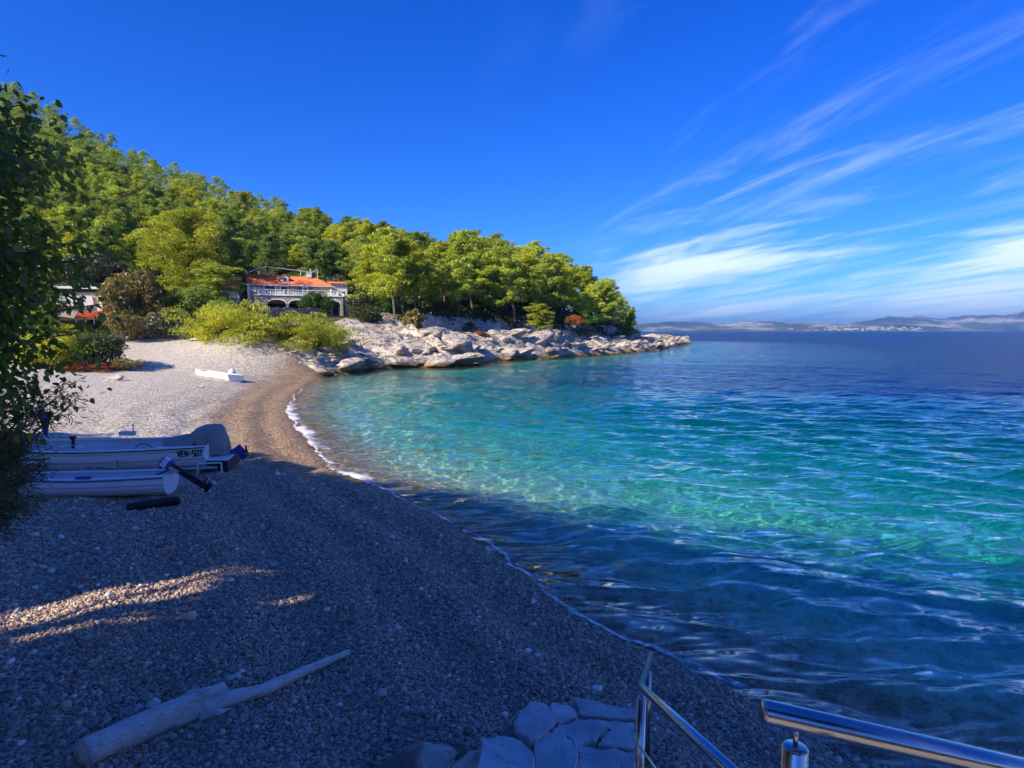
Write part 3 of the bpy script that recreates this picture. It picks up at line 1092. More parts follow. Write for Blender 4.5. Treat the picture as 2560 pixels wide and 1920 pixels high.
# ------------------------------------------------------------------ woods on the hillside and the headland
tr_ = random.Random(11)
HOUSE_C = at(735, 787, 100)
cand = []
yy = 76.0
while yy < 285:
    sp = 5.6 + (yy - 76) * 0.018
    xx = -0.97 * yy - 8
    while xx < 62:
        x = xx + tr_.uniform(-.42, .42) * sp
        y = yy + tr_.uniform(-.42, .42) * sp
        cand.append((x, y))
        xx += sp
    yy += sp
cand = np.array(cand)
cs, ct = coast_query(cand[:, 0], cand[:, 1])
chz = height(cand[:, 0], cand[:, 1], cs, ct)
chosen = []
for (x, y), s, t_, z in zip(cand, cs, ct, chz):
    u = 1280 + x / y * F
    tip = t_ > N_TIP - 3.2
    if s < (9.0 if not tip else 7.5) or t_ > N_TIP + 1.2 and s < 10:
        continue
    if u > 1605 or u < -120:
        continue
    # the clearing with the houses and gardens
    if y < 122 and u < 905 and y < 92 + 0.0 * u:
        continue
    if 560 < u < 900 and y < 113:
        continue
    if u < 560 and y < 88:
        continue
    # far side of the ridge
    ridge = np.interp(u, [0, 300, 600, 900, 1100, 1300, 1500, 1600], [262, 244, 224, 196, 165, 165, 190, 200])
    if y > ridge + 8:
        continue
    chosen.append((x, y, z, u, s))
tr_.shuffle(chosen)
chosen.sort(key=lambda c: c[1])
front, n_front, alike = [], 0, {}
for i, (x, y, z, u, s) in enumerate(chosen[:285]):
    edge_ = s < 20 and u > 900
    pr = tr_.choice(TALL if (edge_ and tr_.random() < 0.75) else PINES)
    sc_ = tr_.uniform(0.72, 1.05) * (1.0 if u > 880 else 0.92) * (1.12 if 1150 < u < 1420 and y > 100 else 1.0)
    if u > 1520:
        sc_ *= 0.80
    lf = tr_.choice([L_PINE, L_PINE, L_PINE_D, L_PINE_D, L_PINE_Y])
    tone = {L_PINE.name: 'mid-green', L_PINE_D.name: 'dark green', L_PINE_Y.name: 'yellow-green'}[lf.name]
    size_w = 'tall' if sc_ > 0.92 else ('short' if sc_ < 0.80 else 'middle-sized')
    if u > 905:
        gp = 'pines on the headland'
        if s < 15.5:
            n_front += 1
            lb = (u, tone, size_w)
        else:
            zone = 'above the straw reeds' if u < 1100 else ('behind the low pine sapling' if u < 1330 else ('behind the rusty bough' if u < 1470 else 'near the bare tip'))
            lb = f'{tone} headland pine {zone}'
    else:
        gp = 'pines on the slope'
        lev = 'low' if y < 125 else ('midway' if y < 160 else 'high')
        zone = 'above the annex' if u > 800 else ('above the orange roof' if u > 620 else ('above the tiled cottage' if u > 430 else ('above the yellowing tree' if u > 280 else ('above the flat-roofed building' if u > 120 else 'behind the near leaves'))))
        lb = f'{tone} pine {lev} {zone}'
    o = plant(pr, 'pine_tree', (x, y, z - 0.2), (sc_, sc_, sc_ * tr_.uniform(0.92, 1.12)), tr_.uniform(0, 6.28), lb if isinstance(lb, str) else 'x', 'pine tree', gp, lf)
    if not isinstance(lb, str):
        front.append((lb, o))
    else:
        alike.setdefault(lb, []).append((u, o))
front.sort(key=lambda q: -q[0][0])
ORD = 'first second third fourth fifth sixth seventh eighth ninth tenth eleventh twelfth thirteenth fourteenth fifteenth sixteenth seventeenth eighteenth nineteenth twentieth'.split()
CNT = 'one two three four five six seven eight nine ten eleven twelve thirteen fourteen fifteen sixteen seventeen eighteen nineteen twenty'.split()
for lb, mem in alike.items():
    mem.sort(key=lambda q: q[0])
    if len(mem) > 1:
        for i, (_, o) in enumerate(mem[:20]):
            o['label'] = lb + f', {ORD[i]} of {CNT[min(len(mem), 20) - 1]} from left'
for i, ((u, tone, size_w), o) in enumerate(front):
    k_ord = ORD[i] if i < 20 else 'twenty-' + ORD[i - 20] if i < 29 else None
    if i < 20:
        o['label'] = f'{tone} pine, {ORD[i]} from the tip in the front row above the rocks'
    else:
        j_ord = len(front) - 1 - i
        o['label'] = f'{tone} pine, {ORD[min(j_ord, 19)]} from the house in the front row above the rocks'

# the rest of the wood towards the ridge reads as one mass
fr = np.random.default_rng(91)
FC, FR = [], []
for (x, y, z, u, s) in chosen[285:]:
    h_ = fr.uniform(8, 12)
    for k in range(26):
        g = fr.random()
        rad = 3.6 * math.sin(math.pi * min(1, 0.2 + 0.8 * g)) * math.sqrt(fr.random())
        az = fr.random() * 6.28
        FC.append((x + math.cos(az) * rad, y + math.sin(az) * rad, z + h_ * (0.25 + 0.75 * g)))
        q = fr.uniform(0.8, 1.5)
        FR.append((q, q, q * 0.6))
if FC:
    V, Fc = leaves_np(np.array(FC), np.array(FR), 60, 0.22, fr)
    far_w = link('far_forest', mesh_np('far_forest', V, Fc, L_PINE_D))
    tag(far_w, 'dense far pine wood along the ridge of the hill', 'forest', kind='stuff')

# evergreen scrub filling the gaps between the trunks: nobody could count it
scr_C, scr_R = [], []
sr = np.random.default_rng(77)
for (x, y, z, u, s) in chosen:
    for k in range(5):
        a, b = x + sr.normal(0, 3.0), y + sr.normal(0, 3.0)
        scr_C.append((a, b))
        scr_R.append(0.8 + sr.random() * 0.9)
scr_C = np.array(scr_C)
s_s, s_t = coast_query(scr_C[:, 0], scr_C[:, 1])
keep = s_s > 7.5
scr_C, scr_R = scr_C[keep], np.array(scr_R)[keep]
zz = height(scr_C[:, 0], scr_C[:, 1])
C3 = np.stack([scr_C[:, 0], scr_C[:, 1], zz + scr_R * 0.45], -1)
V, Fc = leaves_np(C3, np.stack([scr_R * 1.3, scr_R * 1.3, scr_R], -1), 70, 0.30, sr)
under = link('undergrowth', mesh_np('undergrowth', V, Fc, L_OAK))
tag(under, 'dark evergreen scrub growing between the pine trunks', 'undergrowth', kind='stuff')

# ------------------------------------------------------------------ houses above the beach
def stone_wall(name, scale=3.2, a=(0.30, 0.235, 0.18), b=(0.66, 0.57, 0.47), mortar=(0.56, 0.50, 0.42)):
    m, t = material(name)
    p = t.obj()
    q = t.mapping(p, scale=(1.0, 1.0, 1.7))
    v = t.new('ShaderNodeTexVoronoi', {'Vector': q, 'Scale': scale, 'Randomness': 0.9})
    e = t.new('ShaderNodeTexVoronoi', {'Vector': q, 'Scale': scale, 'Randomness': 0.9}, feature='DISTANCE_TO_EDGE')
    cell = t.new('ShaderNodeSeparateColor', {0: v.outputs['Color']})
    c = t.ramp(cell.outputs[0], [(0.1, a), (0.9, b)])
    c = t.mix(t.math('MULTIPLY', cell.outputs[1], 0.35), c, (0.45, 0.30, 0.18))
    j = t.smooth(e.outputs['Distance'], 0.02, 0.09)
    c = t.mix(t.math('SUBTRACT', 1.0, j), c, mortar)
    bs = t.new('ShaderNodeBsdfPrincipled', {'Base Color': c, 'Roughness': 0.9, 'Specular IOR Level': 0.2, 'Normal': t.bump(j, 0.9, 0.06)})
    t.set(t.out.inputs[0], bs)
    return m


M_STONE = stone_wall('house_stone')
M_DRY = stone_wall('terrace_stone', 2.6, (0.28, 0.23, 0.17), (0.60, 0.52, 0.42), (0.12, 0.10, 0.08))
M_WHITE = simple('white_render', (0.84, 0.82, 0.78), 0.85, var=0.08, scale=0.8)
M_CREAM = simple('cream_render', (0.52, 0.47, 0.38), 0.85, var=0.10, scale=0.8)
M_TRIM = simple('white_stone_trim', (0.86, 0.83, 0.78), 0.8, var=0.06, scale=2)
M_TILE = simple('terracotta_tiles', (0.60, 0.135, 0.035), 0.8, var=0.16, scale=1.6, tint=(0.70, 0.22, 0.08))
M_SHUT = simple('blue_grey_shutter', (0.045, 0.065, 0.10), 0.6, var=0.15, scale=3)
M_SHUT2 = simple('green_grey_shutter', (0.10, 0.125, 0.12), 0.6, var=0.15, scale=3)
M_DARK = simple('arcade_shade_black', (0.02, 0.02, 0.022), 0.9, var=0.1)  # near-black colour standing in for shade under the arcade
M_GLASS = simple('window_glass', (0.03, 0.035, 0.045), 0.08, var=0.05, spec=0.8)
M_POLE = simple('white_painted_steel', (0.72, 0.72, 0.72), 0.45, var=0.05)


def tiled_roof(quad, nrow, nslope, wave, mat, name, parent, thick=0.10):
    """rows of half-round tiles running down the slope; quad: eave left, eave right, ridge right, ridge left"""
    a, b, c, d = [Vector(q) for q in quad]
    nrm = (b - a).cross(d - a).normalized()
    n = nrow * 4
    rows = []
    for j in range(nslope * 2 + 1):
        f = j / (nslope * 2)
        l, r_ = a.lerp(d, f), b.lerp(c, f)
        lift = 0.025 if j % 2 else 0.0
        rows.append([l.lerp(r_, i / n) + nrm * (wave * math.cos(i * math.pi / 2) + lift) for i in range(n + 1)])
    mb = MB()
    mb.loft(rows)
    mb.loft([[p - nrm * (thick + wave) for p in rows[0]], rows[0]])
    und = [[p - nrm * (thick + wave) for p in (rows[0][0], rows[0][-1])], [p - nrm * (thick + wave) for p in (rows[-1][0], rows[-1][-1])]]
    mb.loft(und)
    mb.loft([[r_[0] for r_ in rows], [r_[0] - nrm * (thick + wave) for r_ in rows]])
    mb.loft([[r_[-1] for r_ in rows], [r_[-1] - nrm * (thick + wave) for r_ in rows]])
    return mb.build(name, mat, parent)


def arch_wall(mb, x0, x1, z0, z1, ya, yb, openings, n=14):
    """wall from x0 to x1 with segmental-arched openings (xa, xb, spring, rise) cut through"""
    xs = [x0]
    for (xa, xb, sp, ri) in openings:
        xs.append((xa, xb, sp, ri))
    cur = x0

    def slab(xa, xb, la, lb):
        v = [(xa, ya, la), (xb, ya, lb), (xb, ya, z1), (xa, ya, z1), (xa, yb, la), (xb, yb, lb), (xb, yb, z1), (xa, yb, z1)]
        mb.add(v, [[0, 1, 2, 3], [5, 4, 7, 6], [0, 4, 5, 1], [3, 2, 6, 7]])
    for (xa, xb, sp, ri) in openings:
        if xa > cur:
            mb.box(((cur + xa) / 2, (ya + yb) / 2, (z0 + z1) / 2), (xa - cur, abs(yb - ya), z1 - z0))
        zf = lambda x: sp + ri * math.sqrt(max(0, 1 - ((x - (xa + xb) / 2) / ((xb - xa) / 2)) ** 2))
        for i in range(n):
            p, q = xa + (xb - xa) * i / n, xa + (xb - xa) * (i + 1) / n
            slab(p, q, zf(p), zf(q))
        cur = xb
    if cur < x1:
        mb.box(((cur + x1) / 2, (ya + yb) / 2, (z0 + z1) / 2), (x1 - cur, abs(yb - ya), z1 - z0))


TH = math.atan(0.42)
hx = (625 - 1280) / F * 95.0
house = empty('stone_house', (hx, 95.0, 7.0), TH)
tag(house, 'stone house with arcade, white balustrade and bright orange tiled roof', 'house')
W_ = 12.2
# walls with window openings left as recessed parts
mb = MB()
mb.box((W_ / 2, 0.15, 2.35), (W_, 0.30, 4.7))
mb.box((W_ / 2, 5.0, 2.35), (W_, 0.30, 4.7))
mb.build('front_wall', M_STONE, house)
mb = MB()
for x in (0.0, W_):
    prof = [(0.29 - .3, -1.5), (5.16, -1.5), (5.16, 4.72), (2.55, 5.98), (-0.01, 4.72)] if x == 0 else [(0.31, 0), (4.84, 0), (4.84, 4.7), (2.55, 5.0), (0.31, 4.7)]
    a_, b_ = (x - 0.02, x + 0.28) if x == 0 else (x - 0.28, x + 0.02)
    v = [(a_, y, z) for y, z in prof] + [(b_, y, z) for y, z in prof]
    n = len(prof)
    mb.add(v, [list(range(n)), list(range(2 * n - 1, n - 1, -1))] + [[i, (i + 1) % n, n + (i + 1) % n, n + i] for i in range(n)])
gab = mb.build('gable', M_WHITE, house)
gab['label'] = 'white rendered end wall with a stepped edge'
# lower storey behind the arcade
mb = MB()
mb.box((7.0, -0.02, -0.8), (14.2, 0.30, 1.55))
mb.build('plinth', M_STONE, house)
# main roof: front slope, hipped right end, back slope
roof = tiled_roof([(-0.12, -0.42, 4.62), (W_ + 0.35, -0.42, 4.62), (9.9, 2.55, 6.14), (-0.12, 2.55, 6.14)], 50, 8, 0.045, M_TILE, 'roof', house)
tiled_roof([(W_ + 0.35, 5.5, 4.62), (-0.12, 5.5, 4.62), (-0.12, 2.55, 6.14), (9.9, 2.55, 6.14)], 50, 8, 0.045, M_TILE, 'roof_back_slope', house)
tiled_roof([(W_ + 0.35, -0.42, 4.62), (W_ + 0.35, 5.5, 4.62), (9.9, 2.56, 6.14), (9.9, 2.54, 6.14)], 20, 8, 0.03, M_TILE, 'roof_hip', house)
mb = MB()
mb.tube([(-0.15, 2.55, 6.18), (9.95, 2.55, 6.18)], 0.09, 8)
mb.tube([(9.95, 2.55, 6.18), (W_ + 0.35, -0.42, 4.68)], 0.08, 8)
mb.build('ridge_tile', M_TILE, roof)
mb = MB()
mb.box((W_ / 2 + .1, -0.36, 4.50), (W_ + 0.6, 0.14, 0.12))
mb.build('gutter', M_WHITE, roof)
# dormer with its own small gabled roof
dr = empty('dormer', (5.45, 0.9, 5.22))
dr.parent = house
mb = MB()
prof = [(-0.58, -0.5), (0.58, -0.5), (0.58, 0.55), (0.0, 1.12), (-0.58, 0.55)]
n = 5
v = [(x, -0.25, z) for x, z in prof] + [(x, 1.5, z) for x, z in prof]
mb.add(v, [list(range(n)), list(range(9, 4, -1))] + [[i, (i + 1) % n, n + (i + 1) % n, n + i] for i in range(n)])
mb.build('dormer_wall', M_WHITE, dr)
mb = MB()
mb.box((0.05, -0.27, 0.28), (0.44, 0.06, 0.55))
mb.build('dormer_window', M_SHUT, dr)
for sgn in (-1, 1):
    q = [(sgn * 0.75, -0.35, 0.42), (sgn * 0.75, 1.9, 0.42), (0, 1.9, 1.18), (0, -0.35, 1.18)]
    if sgn < 0:
        q = [q[1], q[0], q[3], q[2]]
    tiled_roof(q, 9, 3, 0.03, M_TILE, 'dormer_roof', dr, 0.06)
# chimney
ch = MB()
ch.box((9.3, 2.2, 6.30), (0.75, 0.55, 0.55))
ch = ch.build('chimney', M_WHITE, roof, bevel=0.02)
mb = MB()
for dx_ in (-.28, .28):
    mb.box((9.3 + dx_, 2.2, 6.65), (0.12, 0.5, 0.22))
mb.box((9.3, 2.2, 6.80), (0.85, 0.62, 0.08))
mb.build('chimney_cap', M_WHITE, roof)


def window(parent, name, x0, x1, z0, z1, y, mat, frame=True, leaves=1, louvre=0):
    mb = MB()
    for k in range(leaves):
        a_ = x0 + (x1 - x0) * k / leaves + 0.01
        b_ = x0 + (x1 - x0) * (k + 1) / leaves - 0.01
        mb.box(((a_ + b_) / 2, y, (z0 + z1) / 2), (b_ - a_, 0.05, z1 - z0))
        for q in range(louvre):
            mb.box(((a_ + b_) / 2, y - 0.035, z0 + (q + .5) * (z1 - z0) / louvre), (b_ - a_ - 0.1, 0.025, (z1 - z0) / louvre * 0.5))
    o = mb.build(name, mat, parent)
    if frame:
        mb = MB()
        t_ = 0.13
        mb.box(((x0 + x1) / 2, y - 0.01, z1 + t_ / 2), (x1 - x0 + 2 * t_, 0.16, t_))
        mb.box(((x0 + x1) / 2, y - 0.01, z0 - t_ / 2), (x1 - x0 + 2 * t_, 0.20, t_))
        for x in (x0 - t_ / 2, x1 + t_ / 2):
            mb.box((x, y - 0.01, (z0 + z1) / 2), (t_, 0.15, z1 - z0))
        mb.build('frame', M_TRIM, o)
    return o


window(house, 'shutter', 2.45, 3.95, 2.95, 4.38, -0.06, M_SHUT, True, 2, 8)
window(house, 'shutter', 4.85, 5.80, 2.95, 4.32, -0.06, M_SHUT, True, 1, 8)
win = window(house, 'window', 8.15, 8.75, 3.15, 4.22, -0.05, M_GLASS, True)
for a_, b_ in ((7.35, 8.02), (8.90, 9.55)):
    window(house, 'shutter', a_, b_, 2.95, 4.25, -0.09, M_SHUT2, False, 1, 8)
mb = MB()
mb.box((1.05, -0.12, 3.75), (0.42, 0.22, 0.75))
mb.build('meter_box', M_WHITE, house, bevel=0.02)
mb = MB()
mb.box((1.6, -0.2, 4.0), (0.9, 0.05, 0.05))
mb.build('lamp_arm', M_WHITE, house)

# arcade carrying the terrace
arc = empty('arcade', (0, 0, 0))
arc.parent = house
mb = MB()
ops = [(1.45, 2.15, 1.35, 0.25), (2.75, 5.45, 1.55, 0.62), (5.85, 8.35, 1.55, 0.62), (8.95, 11.15, 1.55, 0.60), (11.45, 13.65, 1.55, 0.62)]
arch_wall(mb, 0.9, 14.05, -1.5, 2.80, -1.85, -1.45, ops)
mb.build('arcade_wall', M_STONE, arc)
mb = MB()
for (xa, xb, sp, ri) in ops[1:]:
    ring_o, ring_i = [], []
    for i in range(17):
        a_ = math.pi * (1 - i / 16)
        cxm, hw = (xa + xb) / 2, (xb - xa) / 2
        ring_i.append((cxm + math.cos(a_) * hw, -1.91, sp + ri * math.sin(a_)))
        ring_o.append((cxm + math.cos(a_) * (hw + .16), -1.91, sp + (ri + .2) * math.sin(a_)))
    mb.loft([ring_i, ring_o])
    mb.loft([[(p[0], -1.80, p[2]) for p in ring_o], ring_o])
    mb.loft([ring_i, [(p[0], -1.80, p[2]) for p in ring_i]])
mb.build('arch_trim', M_TRIM, arc)
mb = MB()
mb.box((7.5, -0.95, 2.87), (13.3, 2.05, 0.14))
mb.build('terrace_floor', M_TRIM, arc)
mb = MB()
mb.box((14.0 - .17, -0.75, 0.6), (0.35, 1.39, 4.2))
mb.build('arcade_side', M_STONE, arc)
# near-black panels: the shade behind the arches put into the colour
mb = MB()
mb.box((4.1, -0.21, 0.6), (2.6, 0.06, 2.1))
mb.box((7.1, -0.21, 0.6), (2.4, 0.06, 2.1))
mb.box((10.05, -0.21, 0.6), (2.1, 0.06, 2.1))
mb.build('shade_panel', M_DARK, arc)
mb = MB()
mb.box((13.05, -0.23, 0.75), (0.95, 0.05, 2.4))
dg = mb.build('glass_door', M_GLASS, arc)
mb = MB()
mb.box((12.5, -0.23, 0.75), (0.12, 0.12, 2.4))
mb.box((13.6, -0.23, 0.75), (0.12, 0.12, 2.4))
mb.build('frame', M_WHITE, dg)
# balustrade
bal = empty('balustrade', (0, 0, 0))
bal.parent = house
mb = MB()
mb.box((7.45, -1.72, 3.72), (11.9, 0.24, 0.10))
mb.build('handrail', M_TRIM, bal)
mb = MB()
mb.box((7.45, -1.72, 3.00), (11.9, 0.24, 0.09))
mb.build('base_rail', M_TRIM, bal)
mb = MB()
for x in (1.55, 5.2, 9.2, 13.3):
    mb.box((x, -1.72, 3.36), (0.26, 0.27, 0.80))
mb.build('pier', M_TRIM, bal)
lathe = [(0.05, 0), (0.075, 0.03), (0.05, 0.08), (0.085, 0.22), (0.075, 0.32), (0.045, 0.48), (0.06, 0.56), (0.05, 0.62)]
mb = MB()
mb.loft([[(r_ * math.cos(k * math.pi / 3), r_ * math.sin(k * math.pi / 3), z) for k in range(6)] for r_, z in lathe], close=True)
bmesh_b = mesh_np('baluster', mb.v, mb.f, M_TRIM, True)
for i in range(48):
    x = 1.82 + i * (11.3 / 47)
    if min(abs(x - q) for q in (1.55, 5.2, 9.2, 13.3)) < 0.16:
        continue
    b_ = link('baluster', bmesh_b, bal)
    b_.location = (x, -1.72, 3.05)
# annex
ax = empty('annex', (0, 0, 0))
ax.parent = house
mb = MB()
arch_wall(mb, 12.25, 15.05, -1.5, 5.05, 0.45, 0.75, [(12.75, 13.55, 3.6, 0.02), (13.85, 14.75, 3.75, 0.02)], 4)
mb.box((14.9, 2.6, 1.75), (0.3, 3.7, 6.5))
mb.box((13.6, 3.2, 2.4), (2.5, 0.2, 4.8))
mb.build('annex_wall', M_WHITE, ax)
tiled_roof([(12.3, 0.1, 5.12), (15.3, 0.1, 5.12), (15.3, 4.4, 5.65), (12.3, 4.4, 5.65)], 12, 6, 0.05, M_TILE, 'annex_roof', ax)
mb = MB()
mb.box((13.2, 2.0, 1.45), (0.25, 0.25, 2.8))
mb.build('column', M_CREAM, ax)
mb = MB()
mb.box((12.35, -0.55, 3.4), (0.22, 1.0, 1.3))
mb.build('end_wall', M_WHITE, ax)
# side balcony right of the annex
mb = MB()
for i in range(9):
    mb.tube([(15.4 + i * .2, 0.2, 2.6), (15.4 + i * .2, 0.2, 3.15)], 0.05, 5)
mb.box((16.2, 0.2, 3.2), (1.9, 0.2, 0.1))
mb.box((16.2, 0.2, 2.55), (1.9, 0.2, 0.1))
mb.box((16.2, 0.6, 0.9), (1.9, 1.0, 3.2))
mb.build('side_balcony', M_TRIM, ax)

# white pipe frame of a vine pergola on the slope behind the roof
pg = empty('pergola_frame', house.matrix_basis @ Vector((5.0, 6.2, 5.6)), TH)
tag(pg, 'white pipe frame of a pergola standing behind the orange roof', 'pergola')
for nm, pts in (('top_rail', [(-2.2, 0, 2.35), (4.6, .4, 1.75)]), ('raking_bar', [(-4.8, -.4, 1.3), (-2.2, 0, 2.35)]), ('raking_bar', [(3.4, -.2, 0.75), (6.0, .3, 2.2)]),
                ('post', [(-2.2, 0, -.5), (-2.2, 0, 2.4)]), ('post', [(3.3, .3, -.8), (3.3, .3, 1.9)]), ('post', [(6.0, .3, -1), (6.0, .3, 2.25)])):
    MB().tube(pts, 0.055, 6).build(nm, M_POLE, pg)
cp = house.matrix_basis @ Vector((9.7, 4.3, 4.4))
pl = MB().tube([(0, 0, -.6), (0, 0, 3.1)], 0.08, 8).tube([(0, 0, 3.1), (0, 0, 3.2)], 0.1, 8).build('flue_pipe', M_POLE, None, loc=cp)
tag(pl, 'white upright pipe behind the chimney of the stone house', 'pipe')

# flat-roofed building with a tiled porch at the back of the beach
cx_ = (235 - 1280) / F * 74
gz = 4.2
fl_ = empty('beach_house', (cx_, 74.0, gz), 0.30)
tag(fl_, 'pale flat-roofed building with orange tiled porch behind the beach shrubs', 'house')
MB().box((-2.0, 3.0, 2.2), (9.0, 5.0, 5.2)).build('wall', M_CREAM, fl_)
MB().box((-2.0, 2.9, 5.35), (9.8, 5.8, 0.28)).build('flat_roof', M_TRIM, fl_, bevel=0.02)
MB().box((-2.4, 0.30, 3.75), (5.2, 0.35, 1.1)).build('awning', M_WHITE, fl_)
MB().box((0.9, 0.25, 3.55), (0.5, 0.4, 1.9)).build('white_pier', M_WHITE, fl_)
mb = MB()
for i in range(8):
    mb.tube([(-.2 + i * .38, -1.05, 2.62), (-.2 + i * .38, -1.05, 2.95)], 0.025, 4)
mb.tube([(-.3, -1.05, 2.97), (2.6, -1.05, 2.97)], 0.03, 5)
mb.build('railing', M_POLE, fl_)
tiled_roof([(-1.2, -1.7, 1.75), (2.3, -1.7, 1.75), (2.3, -.1, 2.55), (-1.2, -.1, 2.55)], 14, 5, 0.05, M_TILE, 'porch_roof', fl_)
mb = MB()
mb.box((0.5, -0.2, 0.4), (3.4, 0.1, 2.4))
mb.build('porch_glazing', M_GLASS, fl_)
mb = MB()
for x in (-1.1, -0.2, 0.7, 1.6, 2.2):
    mb.box((x, -1.5, 0.3), (0.11, 0.11, 2.8))
mb.box((0.55, -1.5, 0.05), (3.4, 0.09, 0.12))
mb.build('porch_post', M_WHITE, fl_)
# dark round-topped porch gable beside it
mb = MB()
prof = [(-1.15, -0.8)] + [(-1.15 * math.cos(math.pi * i / 12), 1.2 + 0.95 * math.sin(math.pi * i / 12)) for i in range(13)] + [(1.15, -0.8)]
n = len(prof)
v = [(3.75 + x, -1.3, z) for x, z in prof] + [(3.75 + x, 2.2, z) for x, z in prof]
mb.add(v, [list(range(n)), list(range(2 * n - 1, n - 1, -1))] + [[i, (i + 1) % n, n + (i + 1) % n, n + i] for i in range(n)])
mb.build('vaulted_porch', simple('grey_concrete', (0.16, 0.155, 0.15), 0.9, var=0.15, scale=1), fl_)
mb = MB()
mb.box((3.75, -1.34, 0.35), (1.3, 0.05, 1.7))
gv = mb.build('porch_window', M_GLASS, fl_)
mb = MB()
for x in (3.05, 3.75, 4.45):
    mb.box((x, -1.37, 0.35), (0.06, 0.05, 1.8))
mb.build('glazing_bar', M_POLE, gv)

# low house with tiled roof half hidden by the yellow-green pine
lx = (500 - 1280) / F * 93
lo_ = empty('tiled_cottage', (lx, 93.0, 7.2), 0.32)
tag(lo_, 'low cottage with orange tiles half hidden behind a yellow-green pine', 'house')
MB().box((2.6, 2.2, 1.9), (6.4, 4.2, 4.6)).build('wall', M_CREAM, lo_)
tiled_roof([(-.9, -.3, 4.25), (6.1, -.3, 4.25), (6.1, 2.2, 5.3), (-.9, 2.2, 5.3)], 26, 6, 0.05, M_TILE, 'roof', lo_)
tiled_roof([(6.1, 4.7, 4.25), (-.9, 4.7, 4.25), (-.9, 2.2, 5.3), (6.1, 2.2, 5.3)], 26, 6, 0.05, M_TILE, 'roof_back_slope', lo_)
window(lo_, 'window', 1.0, 2.0, 1.9, 3.3, 0.05, M_GLASS)
window(lo_, 'window', 3.4, 4.4, 1.9, 3.3, 0.05, M_GLASS)
mb = MB()
for i in range(24):
    mb.tube([(-.4 + i * .25, -1.2, 0.95), (-.4 + i * .25, -1.2, 1.6)], 0.05, 5)
mb.box((2.5, -1.2, 1.66), (6.2, 0.22, 0.1))
mb.box((2.5, -1.2, 0.92), (6.2, 0.22, 0.1))
mb.build('balustrade', M_TRIM, lo_)
MB().box((2.5, -0.6, -.1), (6.2, 1.4, 1.9)).build('terrace', M_DRY, lo_)


# dry-stone terrace walls
def dry_wall(pts, h, label, th=0.5):
    mb = MB()
    P = [Vector(p) for p in pts]
    for a_, b_ in zip(P[:-1], P[1:]):
        n = max(2, int((b_ - a_).length / 0.5))
        d_ = (b_ - a_).normalized()
        nn = Vector((-d_.y, d_.x, 0)) * th / 2
        rows = []
        for i in range(n + 1):
            c = a_.lerp(b_, i / n)
            hh = h * (0.9 + 0.2 * rr.random())
            rows.append([c - nn + Vector((0, 0, -.8)), c - nn * 0.9 + Vector((0, 0, hh * .55)), c - nn * .8 + Vector((0, 0, hh)), c + nn * .8 + Vector((0, 0, hh)), c + nn + Vector((0, 0, -.8))])
        mb.loft(rows)
    o = mb.build('terrace_wall', M_DRY)
    tag(o, label, 'wall')
    return o


def gpt(u, d, dz=0.0):
    x = (u - 1280) / F * d
    return (x, d, hz(x, d) + dz)


dry_wall([gpt(330, 63), gpt(400, 64), gpt(470, 64.5)], 1.5, 'low dry-stone wall at the head of the beach below the olive bush')
dry_wall([gpt(520, 76), gpt(660, 80), gpt(800, 88)], 1.3, 'dry-stone terrace wall behind the spreading pine')
dry_wall([gpt(935, 87), gpt(975, 87.5), gpt(1010, 88)], 1.0, 'short dry-stone wall above the rocks, right of the house')

# ------------------------------------------------------------------ single trees and shrubs of the gardens
def put(proto, name, u, d, w_, h, label, cat, leaf, pw, ph, group=None, dz=0.0, rz=None):
    x = (u - 1280) / F * d
    return plant(proto, name, (x, d, hz(x, d) - 0.15 + dz), (w_ / pw, w_ / pw, h / ph), rz if rz is not None else rr.uniform(0, 6), label, cat, group, leaf)


SPREAD = Proto(pine_parts(301, 6.6, 8.0, 0.10, 4, 200, 0.115, flat=True, pad=1.15, nb=64), L_PINE_Y, B_PINE)
BIGP = Proto(pine_parts(302, 14.0, 6.2, 0.16, 4, 210, 0.13, pad=1.35, nb=54), L_PINE_Y, B_PINE)
FEATH = Proto(bush_parts(303, 4.4, 2.8, 70, 120, 0.10, 8, True), L_OLIVE, B_GREY, 'foliage', 'stem')
REED = Proto(bush_parts(304, 2.2, 2.6, 40, 70, 0.16, 12, True), L_YEL, B_GREY, 'foliage', 'stem')

x = (662 - 1280) / F * 63
plant(SPREAD, 'pine_tree', (x, 63.0, -0.8), (1.02, 0.8, 0.90), 0.4, 'low spreading yellow-green pine overhanging the far end of the beach', 'pine tree')
x = (580 - 1280) / F * 64
plant(SPREAD, 'pine_tree', (x, 63.5, -0.4), (0.60, 0.6, 0.92), 2.4, 'smaller bushy pine joined to the spreading pine, nearest the white rowing boat', 'pine tree')
x = (486 - 1280) / F * 92
plant(BIGP, 'pine_tree', (x, 92.0, hz(x, 92) - .2), (1.05, 1.05, 1.06), 1.0, 'large yellow-green pine standing left of the stone house', 'pine tree')
x = (790 - 1280) / F * 66
plant(SPREAD, 'pine_tree', (x, 65.0, -0.1), (0.60, 0.5, 0.66), 4.4, 'low pine bough over the rocks below the arcade', 'pine tree')
put(BROAD[0], 'deciduous_tree', 345, 76, 7.0, 6.4, 'yellowing broadleaf tree between the two pale houses', 'tree', L_YEL, 6.0, 4.6)
put(BROAD[1], 'deciduous_tree', 250, 88, 8.0, 7.0, 'grey-green broad tree above the flat-roofed building', 'tree', L_OLIVE, 6.0, 4.6)
put(BROAD[2], 'deciduous_tree', 350, 92, 7.0, 6.0, 'dark green round tree behind the yellowing tree', 'tree', L_FRESH, 6.0, 4.6)
put(PINES[2], 'pine_tree', 560, 83, 6.5, 6.5, 'short pine in front of the tiled cottage', 'pine tree', L_PINE, 8.5, 12)
